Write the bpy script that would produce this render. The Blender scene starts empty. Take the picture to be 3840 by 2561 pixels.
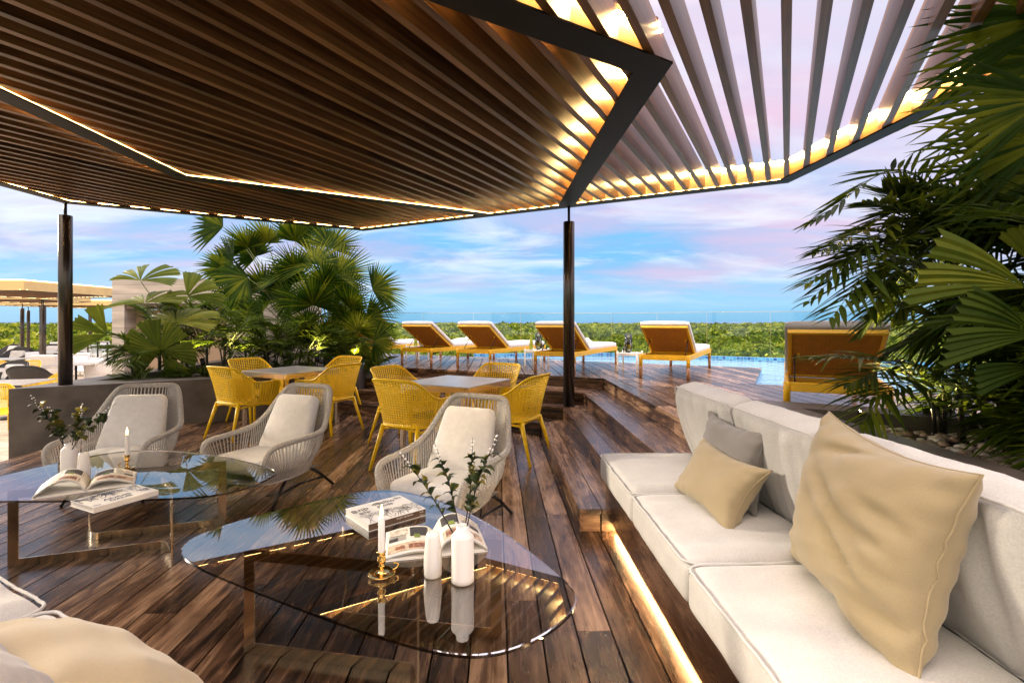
import bpy, math, random
import numpy as np
from mathutils import Vector, Matrix, noise
R=math.radians
random.seed(7)
sc=bpy.context.scene
col=sc.collection
# ------------------------------------------------------------------ camera facts (photo pixels 3840 x 2561)
H=1.4; FX=1920.0; HY=1205.0
def G(x,y,z=0.0):
    k=(H-z)/(y-HY); return Vector(((x-1920)*k,FX*k,z))
def P(x,y,Y):
    return Vector(((x-1920)*Y/FX,Y,H-(y-HY)*Y/FX))
TH=R(28.2)
S_=Vector((math.sin(TH),math.cos(TH),0)); P_=Vector((-math.cos(TH),math.sin(TH),0))
D_=Vector((-0.0314,0.9995,0)); E_=Vector((math.cos(R(31.8)),math.sin(R(31.8)),0))
UP=Vector((0,0,1))
# ------------------------------------------------------------------ mesh builder
class MB:
    def __init__(s): s.v=[];s.f=[];s.sm=[];s.tone=[];s.mi=[];s.uv=[]
    def add(s,vs,fs,M=None,tone=.5,sm=False,mi=0,uv=None):
        b=len(s.v)
        if M is not None: vs=[M@Vector(p) for p in vs]
        s.v.extend([tuple(p) for p in vs])
        for f in fs:
            s.f.append([i+b for i in f]); s.sm.append(sm); s.tone.append(tone); s.mi.append(mi)
            s.uv.append([uv[i] for i in f] if uv else None)
    def box(s,c,size,M=None,tone=.5,mi=0):
        x,y,z=size[0]/2,size[1]/2,size[2]/2; cx,cy,cz=c
        vs=[(cx+a*x,cy+b*y,cz+d*z) for a in(-1,1) for b in(-1,1) for d in(-1,1)]
        fs=[(0,1,3,2),(4,6,7,5),(0,4,5,1),(2,3,7,6),(0,2,6,4),(1,5,7,3)]
        L=max(size); ro=random.random()*7
        ax=size.index(L) if isinstance(size,(tuple,list)) else 0
        uv=[(p[ax]+ro,p[(ax+1)%3]+p[(ax+2)%3]) for p in vs]
        s.add(vs,fs,M,tone,False,mi,uv)
    def seg(s,a,b,w,h,z0=None,tone=.5,mi=0):
        """bar with rectangular section from a to b (horizontal), width w, height h, bottom at a.z"""
        a=Vector(a);b=Vector(b);d=(b-a);L=d.length;d.normalize()
        n=Vector((-d.y,d.x,0))
        M=Matrix(((d.x,n.x,0,a.x),(d.y,n.y,0,a.y),(d.z,0,1,a.z),(0,0,0,1)))
        s.box((L/2,0,h/2),(L,w,h),M,tone,mi)
    def prism(s,poly,z0,z1,tone=.5,mi=0,M=None):
        n=len(poly)
        vs=[(p[0],p[1],z0) for p in poly]+[(p[0],p[1],z1) for p in poly]
        fs=[tuple(range(n-1,-1,-1)),tuple(range(n,2*n))]+[(i,(i+1)%n,n+(i+1)%n,n+i) for i in range(n)]
        uv=[(v[0],v[1]+v[2]) for v in vs]
        s.add(vs,fs,M,tone,False,mi,uv)
    def tube(s,pts,r,n=8,cap=True,closed=False,tone=.5,mi=0,M=None,sm=True):
        pts=[Vector(p) for p in pts]; m=len(pts)
        if isinstance(r,(int,float)): r=[r]*m
        T=[]
        for i in range(m):
            if closed: t=pts[(i+1)%m]-pts[i-1]
            else: t=pts[min(i+1,m-1)]-pts[max(i-1,0)]
            if t.length<1e-9: t=Vector((0,0,1))
            T.append(t.normalized())
        a=Vector((0,0,1)) if abs(T[0].z)<.9 else Vector((1,0,0))
        u=T[0].cross(a).normalized(); vs=[]
        for i in range(m):
            u=(u-T[i]*u.dot(T[i]))
            if u.length<1e-6: u=T[i].orthogonal()
            u.normalize(); w=T[i].cross(u)
            for k in range(n):
                an=2*math.pi*k/n
                vs.append(pts[i]+(u*math.cos(an)+w*math.sin(an))*r[i])
        fs=[]
        for i in range(m if closed else m-1):
            j=(i+1)%m
            for k in range(n):
                l=(k+1)%n
                fs.append((i*n+k,i*n+l,j*n+l,j*n+k))
        if cap and not closed:
            fs.append(tuple(range(n-1,-1,-1))); fs.append(tuple((m-1)*n+k for k in range(n)))
        s.add(vs,fs,M,tone,sm,mi)
    def lathe(s,prof,n=24,M=None,tone=.5,mi=0,sm=True,cx=0,cy=0):
        vs=[];fs=[];m=len(prof)
        for (r,z) in prof:
            for k in range(n):
                an=2*math.pi*k/n; vs.append((cx+r*math.cos(an),cy+r*math.sin(an),z))
        for i in range(m-1):
            for k in range(n):
                l=(k+1)%n; fs.append((i*n+k,i*n+l,(i+1)*n+l,(i+1)*n+k))
        if prof[0][0]>1e-5: fs.append(tuple(range(n-1,-1,-1)))
        if prof[-1][0]>1e-5: fs.append(tuple((m-1)*n+k for k in range(n)))
        s.add(vs,fs,M,tone,sm,mi)
    def build(s,name,mats,parent=None,bevel=0,solid=0,subsurf=0):
        me=bpy.data.meshes.new(name)
        me.from_pydata(s.v,[],s.f)
        if not isinstance(mats,(list,tuple)): mats=[mats]
        for m in mats: me.materials.append(m)
        me.polygons.foreach_set('use_smooth',s.sm)
        me.polygons.foreach_set('material_index',s.mi)
        at=me.attributes.new('tone','FLOAT','FACE'); at.data.foreach_set('value',s.tone)
        if any(u is not None for u in s.uv):
            ul=me.uv_layers.new(name='UVMap'); arr=[]
            for f,u in zip(s.f,s.uv):
                if u is None: arr.extend([0.0]*(2*len(f)))
                else:
                    for q in u: arr.extend((q[0],q[1]))
            ul.data.foreach_set('uv',arr)
        me.update()
        o=bpy.data.objects.new(name,me); col.objects.link(o)
        if parent is not None: o.parent=parent
        if bevel:
            b=o.modifiers.new('Bevel','BEVEL'); b.width=bevel; b.segments=2; b.limit_method='ANGLE'; b.angle_limit=R(40)
        if solid:
            b=o.modifiers.new('Solidify','SOLIDIFY'); b.thickness=solid; b.offset=0
        return o
def tag(o,label=None,cat=None,group=None,kind=None):
    if label: o['label']=label
    if cat: o['category']=cat
    if group: o['group']=group
    if kind: o['kind']=kind
    return o
def thing(name,label,cat,loc=(0,0,0),rz=0,group=None):
    o=bpy.data.objects.new(name,None); col.objects.link(o); o.empty_display_size=.1
    o.location=loc; o.rotation_euler=(0,0,rz)
    return tag(o,label,cat,group)
def dup(root,loc,rz,label,group=None):
    def cp(o,par):
        c=o.copy(); col.objects.link(c)
        if par is not None: c.parent=par
        for ch in kids.get(o.name,[]): cp(ch,c)
        return c
    kids={}
    for o in bpy.data.objects:
        if o.parent is not None: kids.setdefault(o.parent.name,[]).append(o)
    c=cp(root,None); c.location=loc; c.rotation_euler=(0,0,rz); c['label']=label
    if group: c['group']=group
    return c
def spline(pts,n):
    """Catmull-Rom through pts, n samples"""
    p=[Vector(q) for q in pts]; p=[p[0]*2-p[1]]+p+[p[-1]*2-p[-2]]; out=[]; m=len(p)-3
    for i in range(n):
        t=i/(n-1)*m; k=min(int(t),m-1); f=t-k
        a,b,c,d=p[k:k+4]
        out.append(.5*((2*b)+(c-a)*f+(2*a-5*b+4*c-d)*f*f+(3*b-a-3*c+d)*f**3))
    return out
def clip(poly,n,c):
    """keep dot(v,n)<=c"""
    out=[];m=len(poly)
    for i in range(m):
        a=poly[i];b=poly[(i+1)%m];da=a[0]*n[0]+a[1]*n[1]-c;db=b[0]*n[0]+b[1]*n[1]-c
        if da<=0: out.append(a)
        if (da<0<db) or (db<0<da):
            t=da/(da-db); out.append((a[0]+(b[0]-a[0])*t,a[1]+(b[1]-a[1])*t))
    return out
def planks(mb,poly,dv,width,gap,z,th,off=0,lmin=1.2,lmax=2.6,screws=False):
    poly=[(p[0],p[1]) for p in poly]
    d=(dv[0],dv[1]); q=(d[1],-d[0])
    qs=[p[0]*q[0]+p[1]*q[1] for p in poly]
    i0=math.floor((min(qs)-off)/width); i1=math.ceil((max(qs)-off)/width)
    for i in range(i0,i1):
        a=off+i*width+gap/2; b=off+(i+1)*width-gap/2
        pl=clip(clip(poly,q,b),(-q[0],-q[1]),-a)
        if len(pl)<3: continue
        us=[p[0]*d[0]+p[1]*d[1] for p in pl]; u=min(us)-random.random()*lmax; um=max(us)
        while u<um:
            L=random.uniform(lmin,lmax); g=.002
            pc=clip(clip(pl,d,u+L-g),(-d[0],-d[1]),-(u+g))
            if len(pc)>=3:
                n=len(pc); ro=random.random()*20; rv=random.random()*5
                vs=[(p[0],p[1],z-th) for p in pc]+[(p[0],p[1],z) for p in pc]
                uv=[(p[0]*d[0]+p[1]*d[1]+ro,p[0]*q[0]+p[1]*q[1]+rv+(0 if k>=n else .05)) for k,p in enumerate(pc+pc)]
                fs=[tuple(range(n,2*n))]+[(k,(k+1)%n,n+(k+1)%n,n+k) for k in range(n)]
                # orientation
                ar=sum(pc[k][0]*pc[(k+1)%n][1]-pc[(k+1)%n][0]*pc[k][1] for k in range(n))
                if ar<0: fs=[tuple(reversed(f)) for f in fs]
                mb.add(vs,fs,None,random.random(),False,0,uv)
                if screws:
                    for uu in (u+.035,u+L-.035):
                        for qq in (a+.03,b-.03):
                            x=d[0]*uu+q[0]*qq; y=d[1]*uu+q[1]*qq
                            if um>uu>min(us):
                                mb.add([(x+.0035*math.cos(k*1.047),y+.0035*math.sin(k*1.047),z+.0012) for k in range(6)],[(0,1,2,3,4,5)],None,.5,False,1)
            u+=L
def grid_box(hx,hy,hz,r,n=(16,16,6),fn=None):
    """rounded box as one welded smooth mesh; fn(p)->p shapes it"""
    key={};vs=[];fs=[]
    def vid(p):
        k=(round(p[0],5),round(p[1],5),round(p[2],5))
        if k not in key:
            key[k]=len(vs)
            q=Vector((p[0]*hx,p[1]*hy,p[2]*hz))
            c=Vector((max(-hx+r,min(hx-r,q.x)),max(-hy+r,min(hy-r,q.y)),max(-hz+r,min(hz-r,q.z))))
            d=q-c
            if d.length>1e-9: q=c+d.normalized()*r
            if fn: q=fn(q)
            vs.append(q)
        return key[k]
    for ax in range(3):
        a,b=(ax+1)%3,(ax+2)%3; na,nb=n[a],n[b]
        def sp(i,m):
            t=-1+2*i/m
            return math.copysign(abs(t)**.8,t)
        for sg in (-1,1):
            for i in range(na):
                for j in range(nb):
                    q=[]
                    for (di,dj) in ((0,0),(1,0),(1,1),(0,1)):
                        p=[0,0,0];p[ax]=sg;p[a]=sp(i+di,na);p[b]=sp(j+dj,nb);q.append(vid(p))
                    fs.append(tuple(q) if sg>0 else tuple(reversed(q)))
    return vs,fs
# ------------------------------------------------------------------ materials
def newmat(name):
    m=bpy.data.materials.new(name); m.use_nodes=True
    nt=m.node_tree; nt.nodes.clear()
    out=nt.nodes.new('ShaderNodeOutputMaterial'); b=nt.nodes.new('ShaderNodeBsdfPrincipled')
    nt.links.new(b.outputs[0],out.inputs[0])
    return m,nt,b,out
def N(nt,t,**k):
    n=nt.nodes.new('ShaderNode'+t)
    for a,v in k.items():
        if a in n.inputs: n.inputs[a].default_value=v
        else: setattr(n,a,v)
    return n
def ramp(nt,src,stops):
    r=nt.nodes.new('ShaderNodeValToRGB'); e=r.color_ramp.elements
    while len(e)<len(stops): e.new(.5)
    for i,(p,c) in enumerate(stops):
        e[i].position=p; e[i].color=(c[0],c[1],c[2],1) if len(c)>2 else (c[0],c[0],c[0],1)
    nt.links.new(src,r.inputs[0]); return r
def bump(nt,b,src,strength=.2,dist=.01):
    bp=N(nt,'Bump'); bp.inputs['Strength'].default_value=strength; bp.inputs['Distance'].default_value=dist
    nt.links.new(src,bp.inputs['Height']); nt.links.new(bp.outputs[0],b.inputs['Normal'])
def plain(name,c,rough=.5,metal=0,var=.12,scale=8,bs=0,bscale=60,spec=.5,coat=0):
    m,nt,b,_=newmat(name)
    tc=N(nt,'TexCoord'); no=N(nt,'TexNoise'); no.inputs['Scale'].default_value=scale; no.inputs['Detail'].default_value=5
    nt.links.new(tc.outputs['Object'],no.inputs['Vector'])
    r=ramp(nt,no.outputs[0],[(.3,[x*(1-var) for x in c]),(.7,[min(1,x*(1+var)) for x in c])])
    nt.links.new(r.outputs[0],b.inputs['Base Color'])
    b.inputs['Roughness'].default_value=rough; b.inputs['Metallic'].default_value=metal
    b.inputs['Specular IOR Level'].default_value=spec
    if coat: b.inputs['Coat Weight'].default_value=coat
    if bs:
        n2=N(nt,'TexNoise'); n2.inputs['Scale'].default_value=bscale; n2.inputs['Detail'].default_value=4
        nt.links.new(tc.outputs['Object'],n2.inputs['Vector']); bump(nt,b,n2.outputs[0],bs,.004)
    return m
def wood(name,dark,mid,light,su=1.1,sv=16,rough=(.15,.38),bs=.25,spec=.5):
    m,nt,b,_=newmat(name)
    uv=N(nt,'UVMap'); mp=N(nt,'Mapping'); mp.inputs['Scale'].default_value=(su,sv,1)
    nt.links.new(uv.outputs[0],mp.inputs[0])
    n1=N(nt,'TexNoise'); n1.inputs['Scale'].default_value=1.5; n1.inputs['Detail'].default_value=9; n1.inputs['Roughness'].default_value=.68; n1.inputs['Distortion'].default_value=.7
    nt.links.new(mp.outputs[0],n1.inputs['Vector'])
    mp2=N(nt,'Mapping'); mp2.inputs['Scale'].default_value=(su*1.4,sv*.35,1); nt.links.new(uv.outputs[0],mp2.inputs[0])
    n2=N(nt,'TexNoise'); n2.inputs['Scale'].default_value=1.6; n2.inputs['Detail'].default_value=4; n2.inputs['Distortion'].default_value=1.4
    nt.links.new(mp2.outputs[0],n2.inputs['Vector'])
    at=N(nt,'Attribute',attribute_name='tone')
    ad=N(nt,'Math',operation='MULTIPLY_ADD'); nt.links.new(n1.outputs[0],ad.inputs[0]); ad.inputs[1].default_value=.75
    m2=N(nt,'Math',operation='MULTIPLY_ADD'); nt.links.new(n2.outputs[0],m2.inputs[0]); m2.inputs[1].default_value=.75; m2.inputs[2].default_value=-.42
    nt.links.new(m2.outputs[0],ad.inputs[2])
    a2=N(nt,'Math',operation='MULTIPLY_ADD'); nt.links.new(at.outputs['Fac'],a2.inputs[0]); a2.inputs[1].default_value=.34; nt.links.new(ad.outputs[0],a2.inputs[2])
    r=ramp(nt,a2.outputs[0],[(.26,dark),(.5,mid),(.80,light)])
    nt.links.new(r.outputs[0],b.inputs['Base Color'])
    rr=N(nt,'MapRange'); rr.inputs['To Min'].default_value=rough[0]; rr.inputs['To Max'].default_value=rough[1]
    nt.links.new(n1.outputs[0],rr.inputs['Value']); nt.links.new(rr.outputs[0],b.inputs['Roughness'])
    b.inputs['Specular IOR Level'].default_value=spec
    bump(nt,b,n1.outputs[0],bs,.004)
    return m
def fabric(name,c,var=.08,scale=14,weave=420,bs=.25):
    m,nt,b,_=newmat(name)
    tc=N(nt,'TexCoord'); no=N(nt,'TexNoise'); no.inputs['Scale'].default_value=scale; no.inputs['Detail'].default_value=6
    nt.links.new(tc.outputs['Object'],no.inputs['Vector'])
    n2=N(nt,'TexNoise'); n2.inputs['Scale'].default_value=weave; n2.inputs['Detail'].default_value=2
    nt.links.new(tc.outputs['Object'],n2.inputs['Vector'])
    mx=N(nt,'Math',operation='MULTIPLY_ADD'); nt.links.new(n2.outputs[0],mx.inputs[0]); mx.inputs[1].default_value=.7
    m3=N(nt,'Math',operation='MULTIPLY_ADD'); nt.links.new(no.outputs[0],m3.inputs[0]); m3.inputs[1].default_value=.5; m3.inputs[2].default_value=-.1
    nt.links.new(m3.outputs[0],mx.inputs[2])
    r=ramp(nt,mx.outputs[0],[(.25,[x*(1-var) for x in c]),(.75,[min(1,x*(1+var)) for x in c])])
    nt.links.new(r.outputs[0],b.inputs['Base Color']); b.inputs['Roughness'].default_value=.9
    b.inputs['Sheen Weight'].default_value=.25; b.inputs['Specular IOR Level'].default_value=.2
    bump(nt,b,n2.outputs[0],bs,.002)
    return m
def leafmat(name,dark,mid,light,trans=.3,rough=.38):
    m,nt,b,out=newmat(name)
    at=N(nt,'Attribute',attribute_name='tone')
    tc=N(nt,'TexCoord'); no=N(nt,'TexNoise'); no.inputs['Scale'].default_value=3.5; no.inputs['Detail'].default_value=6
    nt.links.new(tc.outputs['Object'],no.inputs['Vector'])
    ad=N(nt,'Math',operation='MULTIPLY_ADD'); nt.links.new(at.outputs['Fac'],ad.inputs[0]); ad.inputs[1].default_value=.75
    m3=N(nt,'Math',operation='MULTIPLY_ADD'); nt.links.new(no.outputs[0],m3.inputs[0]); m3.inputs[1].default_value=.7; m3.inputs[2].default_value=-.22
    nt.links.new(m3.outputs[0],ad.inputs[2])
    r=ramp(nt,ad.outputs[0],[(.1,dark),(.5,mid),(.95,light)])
    nt.links.new(r.outputs[0],b.inputs['Base Color']); b.inputs['Roughness'].default_value=rough; b.inputs['Specular IOR Level'].default_value=.10
    tr=N(nt,'BsdfTranslucent'); nt.links.new(r.outputs[0],tr.inputs[0])
    mx=N(nt,'MixShader'); mx.inputs[0].default_value=trans
    nt.links.new(b.outputs[0],mx.inputs[1]); nt.links.new(tr.outputs[0],mx.inputs[2]); nt.links.new(mx.outputs[0],out.inputs[0])
    return m
def emit(name,c,s):
    m=bpy.data.materials.new(name); m.use_nodes=True; nt=m.node_tree; nt.nodes.clear()
    out=nt.nodes.new('ShaderNodeOutputMaterial'); e=nt.nodes.new('ShaderNodeEmission')
    e.inputs[0].default_value=(*c,1); e.inputs[1].default_value=s; nt.links.new(e.outputs[0],out.inputs[0]); return m
def thin_glass(name,tint,ior,rough=.0,gloss=(1,1,1),minf=0):
    m,nt,b,out=newmat(name); nt.nodes.remove(b)
    t=N(nt,'BsdfTransparent'); t.inputs[0].default_value=(*tint,1)
    g=N(nt,'BsdfGlossy'); g.inputs['Roughness'].default_value=rough; g.inputs[0].default_value=(*gloss,1)
    fr=N(nt,'Fresnel'); fr.inputs[0].default_value=ior
    # faint smears keep the sheet from being perfectly clean
    mx=N(nt,'MixShader'); nt.links.new(fr.outputs[0],mx.inputs[0])
    nt.links.new(t.outputs[0],mx.inputs[1]); nt.links.new(g.outputs[0],mx.inputs[2]); nt.links.new(mx.outputs[0],out.inputs[0])
    return m
M={}
M['deck']=wood('deck_wood',(.006,.0032,.002),(.100,.051,.028),(.40,.245,.145))
M['slat']=wood('slat_wood',(.036,.0145,.0045),(.130,.057,.020),(.25,.12,.046),su=.6,sv=30,rough=(.34,.44),bs=.15,spec=.5)
M['base_wood']=wood('dark_oak',(.022,.011,.007),(.085,.047,.029),(.18,.105,.066),su=1.2,sv=14)
M['teak']=wood('teak_wood',(.16,.065,.02),(.30,.13,.045),(.42,.21,.09),su=2,sv=30)
M['screw']=plain('screw_metal',(.5,.47,.42),.35,1)
M['blackmetal']=plain('black_metal',(.018,.017,.017),.38,.6,.2)
M['colmetal']=plain('bronze_column',(.085,.074,.064),.25,.9,.12,3)
M['flange']=plain('dark_frame_metal',(.010,.008,.008),.55,.2,.2,4,spec=.2)
M['gold']=plain('gold_panel',(.70,.50,.22),.45,.3,.08,3)
M['brass']=plain('brass',(.72,.46,.14),.18,1,.1,20)
M['chrome']=plain('bronze_mirror_steel',(.80,.65,.44),.2,1,.06,4)
M['yellow']=plain('yellow_plastic',(.93,.605,.006),.36,0,.04,6,spec=.45)
M['lyellow']=plain('yellow_paint',(.86,.49,.012),.4,0,.05,6)
M['sling']=plain('orange_sling',(.48,.20,.022),.7,0,.12,20,.3,180)
M['white']=plain('white_paint',(.78,.77,.74),.4,0,.04,5)
M['ceramic']=plain('white_ceramic',(.82,.79,.74),.28,0,.03,6,spec=.5)
M['wax']=plain('candle_wax',(.85,.82,.76),.45,0,.03,9)
M['sofa']=fabric('ivory_sofa_fabric',(.51,.495,.465),.16,9,170,.3)
M['mattress']=fabric('white_mattress_fabric',(.76,.745,.72))
M['gmattress']=fabric('grey_mattress_fabric',(.42,.40,.38))
M['seatfab']=fabric('pale_grey_chair_fabric',(.72,.71,.69),.14,20,260,.3)
M['beige']=fabric('beige_pillow_fabric',(.315,.25,.145),.08,10,260,.25)
M['grey']=fabric('grey_pillow_fabric',(.215,.20,.185))
M['towel']=fabric('pale_green_towel',(.56,.60,.50))
M['rope']=plain('grey_rope',(.47,.445,.41),.85,0,.25,90,.3,300)
M['rattan']=plain('black_rattan',(.028,.025,.023),.6,0,.3,60,.4,200)
M['tabletop']=plain('steel_table_top',(.52,.50,.47),.28,.5,.08,5)
M['concrete']=plain('dark_concrete',(.088,.073,.063),.5,0,.55,2.6,.3,30)
M['soil']=plain('planter_soil',(.06,.045,.032),.95,0,.5,14,.6,60)
M['paper']=plain('page_paper',(.80,.77,.70),.6,0,.06,4)
M['ink']=plain('dark_ink',(.035,.03,.032),.5,0,.2,30)
M['blueink']=plain('blue_ink',(.035,.05,.12),.5,0,.3,60)
M['brown']=plain('brown_cover',(.09,.05,.03),.45,0,.2,20)
M['bark']=plain('palm_bark',(.10,.075,.045),.85,0,.45,18,.7,50)
M['cane']=plain('dark_cane',(.022,.02,.014),.45,0,.4,14)
M['petiole']=plain('green_petiole',(.13,.16,.04),.45,0,.25,10)
M['palm']=leafmat('fan_palm_leaf',(.006,.017,.002),(.028,.064,.003),(.23,.25,.012),.38,.45)
M['licuala']=leafmat('pleated_leaf',(.020,.040,.004),(.075,.105,.010),(.23,.235,.022),.25,.5)
M['areca']=leafmat('feather_palm_leaf',(.012,.026,.002),(.062,.100,.007),(.30,.315,.02),.42,.45)
M['sprig']=leafmat('sprig_leaf',(.02,.035,.012),(.06,.075,.022),(.36,.28,.03),.15,.4)
M['forestleaf']=leafmat('forest_leaf',(.018,.050,.004),(.15,.21,.014),(.52,.50,.05),.3,.6)
M['led']=emit('led_strip_light',(1,.66,.26),200)
M['ledlow']=emit('led_low_light',(1,.62,.22),14)
M['led2']=emit('under_bench_light',(1,.68,.32),60)
M['ledfar']=emit('far_led_light',(1,.72,.36),5)
M['flame']=emit('candle_flame',(1,.55,.17),14)
M['lampglow']=emit('lamp_lens_light',(1,.72,.34),40)
M['tableglass']=thin_glass('smoked_table_glass',(.76,.72,.66),3.2)
M['railglass']=thin_glass('balustrade_glass',(.90,.955,.965),1.35)
M['clearglass']=thin_glass('clear_glass',(.86,.9,.9),1.5)
M['amber']=thin_glass('lemon_drink_glass',(.75,.62,.05),1.5)
M['darkdrink']=plain('dark_drink',(.03,.02,.02),.2,0)
M['lemon']=plain('lemon_skin',(.62,.50,.03),.4,0)
M['berry']=plain('white_berry',(.85,.83,.78),.4,0)
M['stem']=plain('black_stem',(.02,.017,.014),.6,0)
def keepw(o,parent):
    o.parent=parent
    o.matrix_parent_inverse=(Matrix.Translation(parent.location)@Matrix.Rotation(parent.rotation_euler.z,4,'Z')).inverted()
    return o
# ------------------------------------------------------------------ camera, sky, sun
cam=bpy.data.cameras.new('camera'); cam.lens=18; cam.sensor_width=36; cam.shift_y=-(1280.5-HY)/3840; cam.clip_end=90000; cam.clip_start=.05
co=bpy.data.objects.new('camera',cam); col.objects.link(co); co.location=(0,0,H); co.rotation_euler=(R(90),0,0); sc.camera=co
SUN_EL,SUN_AZ=R(16),R(291)      # azimuth measured clockwise from +Y
wd=bpy.data.worlds.new('World'); sc.world=wd; wd.use_nodes=True; nt=wd.node_tree; nt.nodes.clear()
wo=N(nt,'OutputWorld')
sky=N(nt,'TexSky'); sky.sky_type='NISHITA'; sky.sun_disc=False; sky.sun_elevation=SUN_EL; sky.sun_rotation=SUN_AZ; sky.air_density=1.0; sky.dust_density=.2; sky.ozone_density=2.5
b1=N(nt,'Background'); b1.inputs[1].default_value=.06; nt.links.new(sky.outputs[0],b1.inputs[0])
tc=N(nt,'TexCoord'); sp=N(nt,'SeparateXYZ'); nt.links.new(tc.outputs['Generated'],sp.inputs[0])
def mth(op,a,b=None,c=None,clamp=False):
    n=N(nt,'Math',operation=op); n.use_clamp=clamp
    for i,v in enumerate((a,b,c)):
        if v is None: continue
        if isinstance(v,(int,float)): n.inputs[i].default_value=v
        else: nt.links.new(v,n.inputs[i])
    return n.outputs[0]
def mixc(f,a,b):
    n=N(nt,'MixRGB')
    for i,v in enumerate((f,a,b)):
        if isinstance(v,tuple): n.inputs[i].default_value=(*v,1)
        elif isinstance(v,(int,float)): n.inputs[i].default_value=v
        else: nt.links.new(v,n.inputs[i])
    return n.outputs[0]
X,Y_,Z=sp.outputs
zc=mth('MAXIMUM',Z,0.0)
den=mth('ADD',zc,.16)
cx=mth('DIVIDE',X,den); cy=mth('DIVIDE',Y_,den)
cb=N(nt,'CombineXYZ'); nt.links.new(cx,cb.inputs[0]); nt.links.new(cy,cb.inputs[1])
def cloud(scale,seed,detail,dist,sx=1.0):
    mp=N(nt,'Mapping'); mp.inputs['Location'].default_value=(seed,seed*.7,seed*.3); mp.inputs['Scale'].default_value=(scale*sx,scale,scale)
    nt.links.new(cb.outputs[0],mp.inputs[0])
    n=N(nt,'TexNoise'); n.inputs['Scale'].default_value=1; n.inputs['Detail'].default_value=detail; n.inputs['Roughness'].default_value=.55; n.inputs['Distortion'].default_value=dist
    nt.links.new(mp.outputs[0],n.inputs['Vector']); return n.outputs[0]
base=ramp(nt,zc,[(0,(.20,.52,.84)),(.035,(.30,.63,.92)),(.12,(.19,.53,.88)),(.3,(.26,.55,.90)),(.48,(.55,.68,.90)),(.72,(1.0,.86,.68))]).outputs[0]
n1=cloud(1.25,3.1,10,.35,.62); n2=cloud(.9,8.4,9,.3,.6); n3=cloud(2.5,1.7,11,.4,.55)
m1=ramp(nt,n1,[(.42,(0,)),(.66,(1,))]).outputs[0]
m2=ramp(nt,n2,[(.44,(0,)),(.64,(1,))]).outputs[0]
m3=ramp(nt,n3,[(.47,(0,)),(.68,(1,))]).outputs[0]
low=ramp(nt,zc,[(.015,(.0,)),(.12,(1,)),(.30,(1,)),(.5,(.8,))]).outputs[0]
c=mixc(mth('MULTIPLY',mth('MULTIPLY',m1,low),.70),base,(.36,.47,.80))
pk=mth('MULTIPLY',mth('MULTIPLY',m2,low),.85)
c=mixc(pk,c,(.88,.54,.70))
c=mixc(mth('MULTIPLY',mth('MULTIPLY',m3,low),.8),c,(.84,.92,1.0))
bk0=ramp(nt,mth('MULTIPLY',Y_,-1.0),[(.05,(0,)),(.5,(1,))]).outputs[0]
# pale pink glow high on the right
gr=mth('MULTIPLY_ADD',X,1.5,mth('MULTIPLY_ADD',zc,1.7,-.80),clamp=True)
c=mixc(mth('MULTIPLY',bk0,.75),c,(1.0,.80,.58))  # warm tint added to the unseen sky behind the camera
c=mixc(mth('MULTIPLY',gr,.72),c,mixc(m1,(1.0,.70,.78),(.74,.88,1.0)))
hi=ramp(nt,zc,[(.50,(0,)),(.80,(1,))]).outputs[0]  # added fill: sky brightened overhead, above the view, to light the scene
bk=ramp(nt,mth('MULTIPLY',Y_,-1.0),[(.05,(0,)),(.5,(1,))]).outputs[0]  # added fill: unseen sky behind the camera brightened as well
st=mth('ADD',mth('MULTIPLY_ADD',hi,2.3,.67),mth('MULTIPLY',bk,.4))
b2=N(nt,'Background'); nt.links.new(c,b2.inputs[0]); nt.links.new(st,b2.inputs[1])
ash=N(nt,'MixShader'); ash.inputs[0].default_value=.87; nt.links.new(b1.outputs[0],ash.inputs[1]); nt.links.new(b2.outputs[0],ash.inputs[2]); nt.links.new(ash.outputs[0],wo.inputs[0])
sl=bpy.data.lights.new('sun','SUN'); sl.energy=2.5; sl.angle=R(8); sl.color=(1,.85,.66)
so=bpy.data.objects.new('sun',sl); col.objects.link(so)
sd=Vector((math.sin(SUN_AZ)*math.cos(SUN_EL),math.cos(SUN_AZ)*math.cos(SUN_EL),math.sin(SUN_EL)))
so.rotation_euler=sd.to_track_quat('Z','Y').to_euler(); so.location=(-10,-6,12)
sc.view_settings.view_transform='Standard'; sc.view_settings.look='None'; sc.view_settings.exposure=.88; sc.view_settings.gamma=1
cy_=sc.cycles
cy_.use_denoising=True; cy_.max_bounces=8; cy_.diffuse_bounces=3; cy_.glossy_bounces=4; cy_.transmission_bounces=6; cy_.transparent_max_bounces=12
cy_.caustics_reflective=False; cy_.caustics_refractive=False; cy_.sample_clamp_indirect=6
# ------------------------------------------------------------------ far setting
b=MB(); b.add([(-60000,300,-28),(60000,300,-28),(60000,60000,-28),(-60000,60000,-28)],[(0,1,2,3)])
m,nt2,bs,_=newmat('sea_water'); bs.inputs['Base Color'].default_value=(.015,.12,.30,1); bs.inputs['Roughness'].default_value=.22
tq=N(nt2,'TexCoord'); nq=N(nt2,'TexNoise'); nq.inputs['Scale'].default_value=.05; nq.inputs['Detail'].default_value=6; nt2.links.new(tq.outputs['Object'],nq.inputs[0]); bump(nt2,bs,nq.outputs[0],.6,3)
tag(b.build('sea',m),kind='structure')
b=MB(); b.add([(-1400,-200,-7.5),(1400,-200,-7.5),(1400,640,-7.5),(-1400,640,-7.5)],[(0,1,2,3)])
tag(b.build('ground',plain('forest_floor',(.035,.06,.012),.9,0,.4,.4)),kind='structure')
rg=np.random.default_rng(5)
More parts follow.
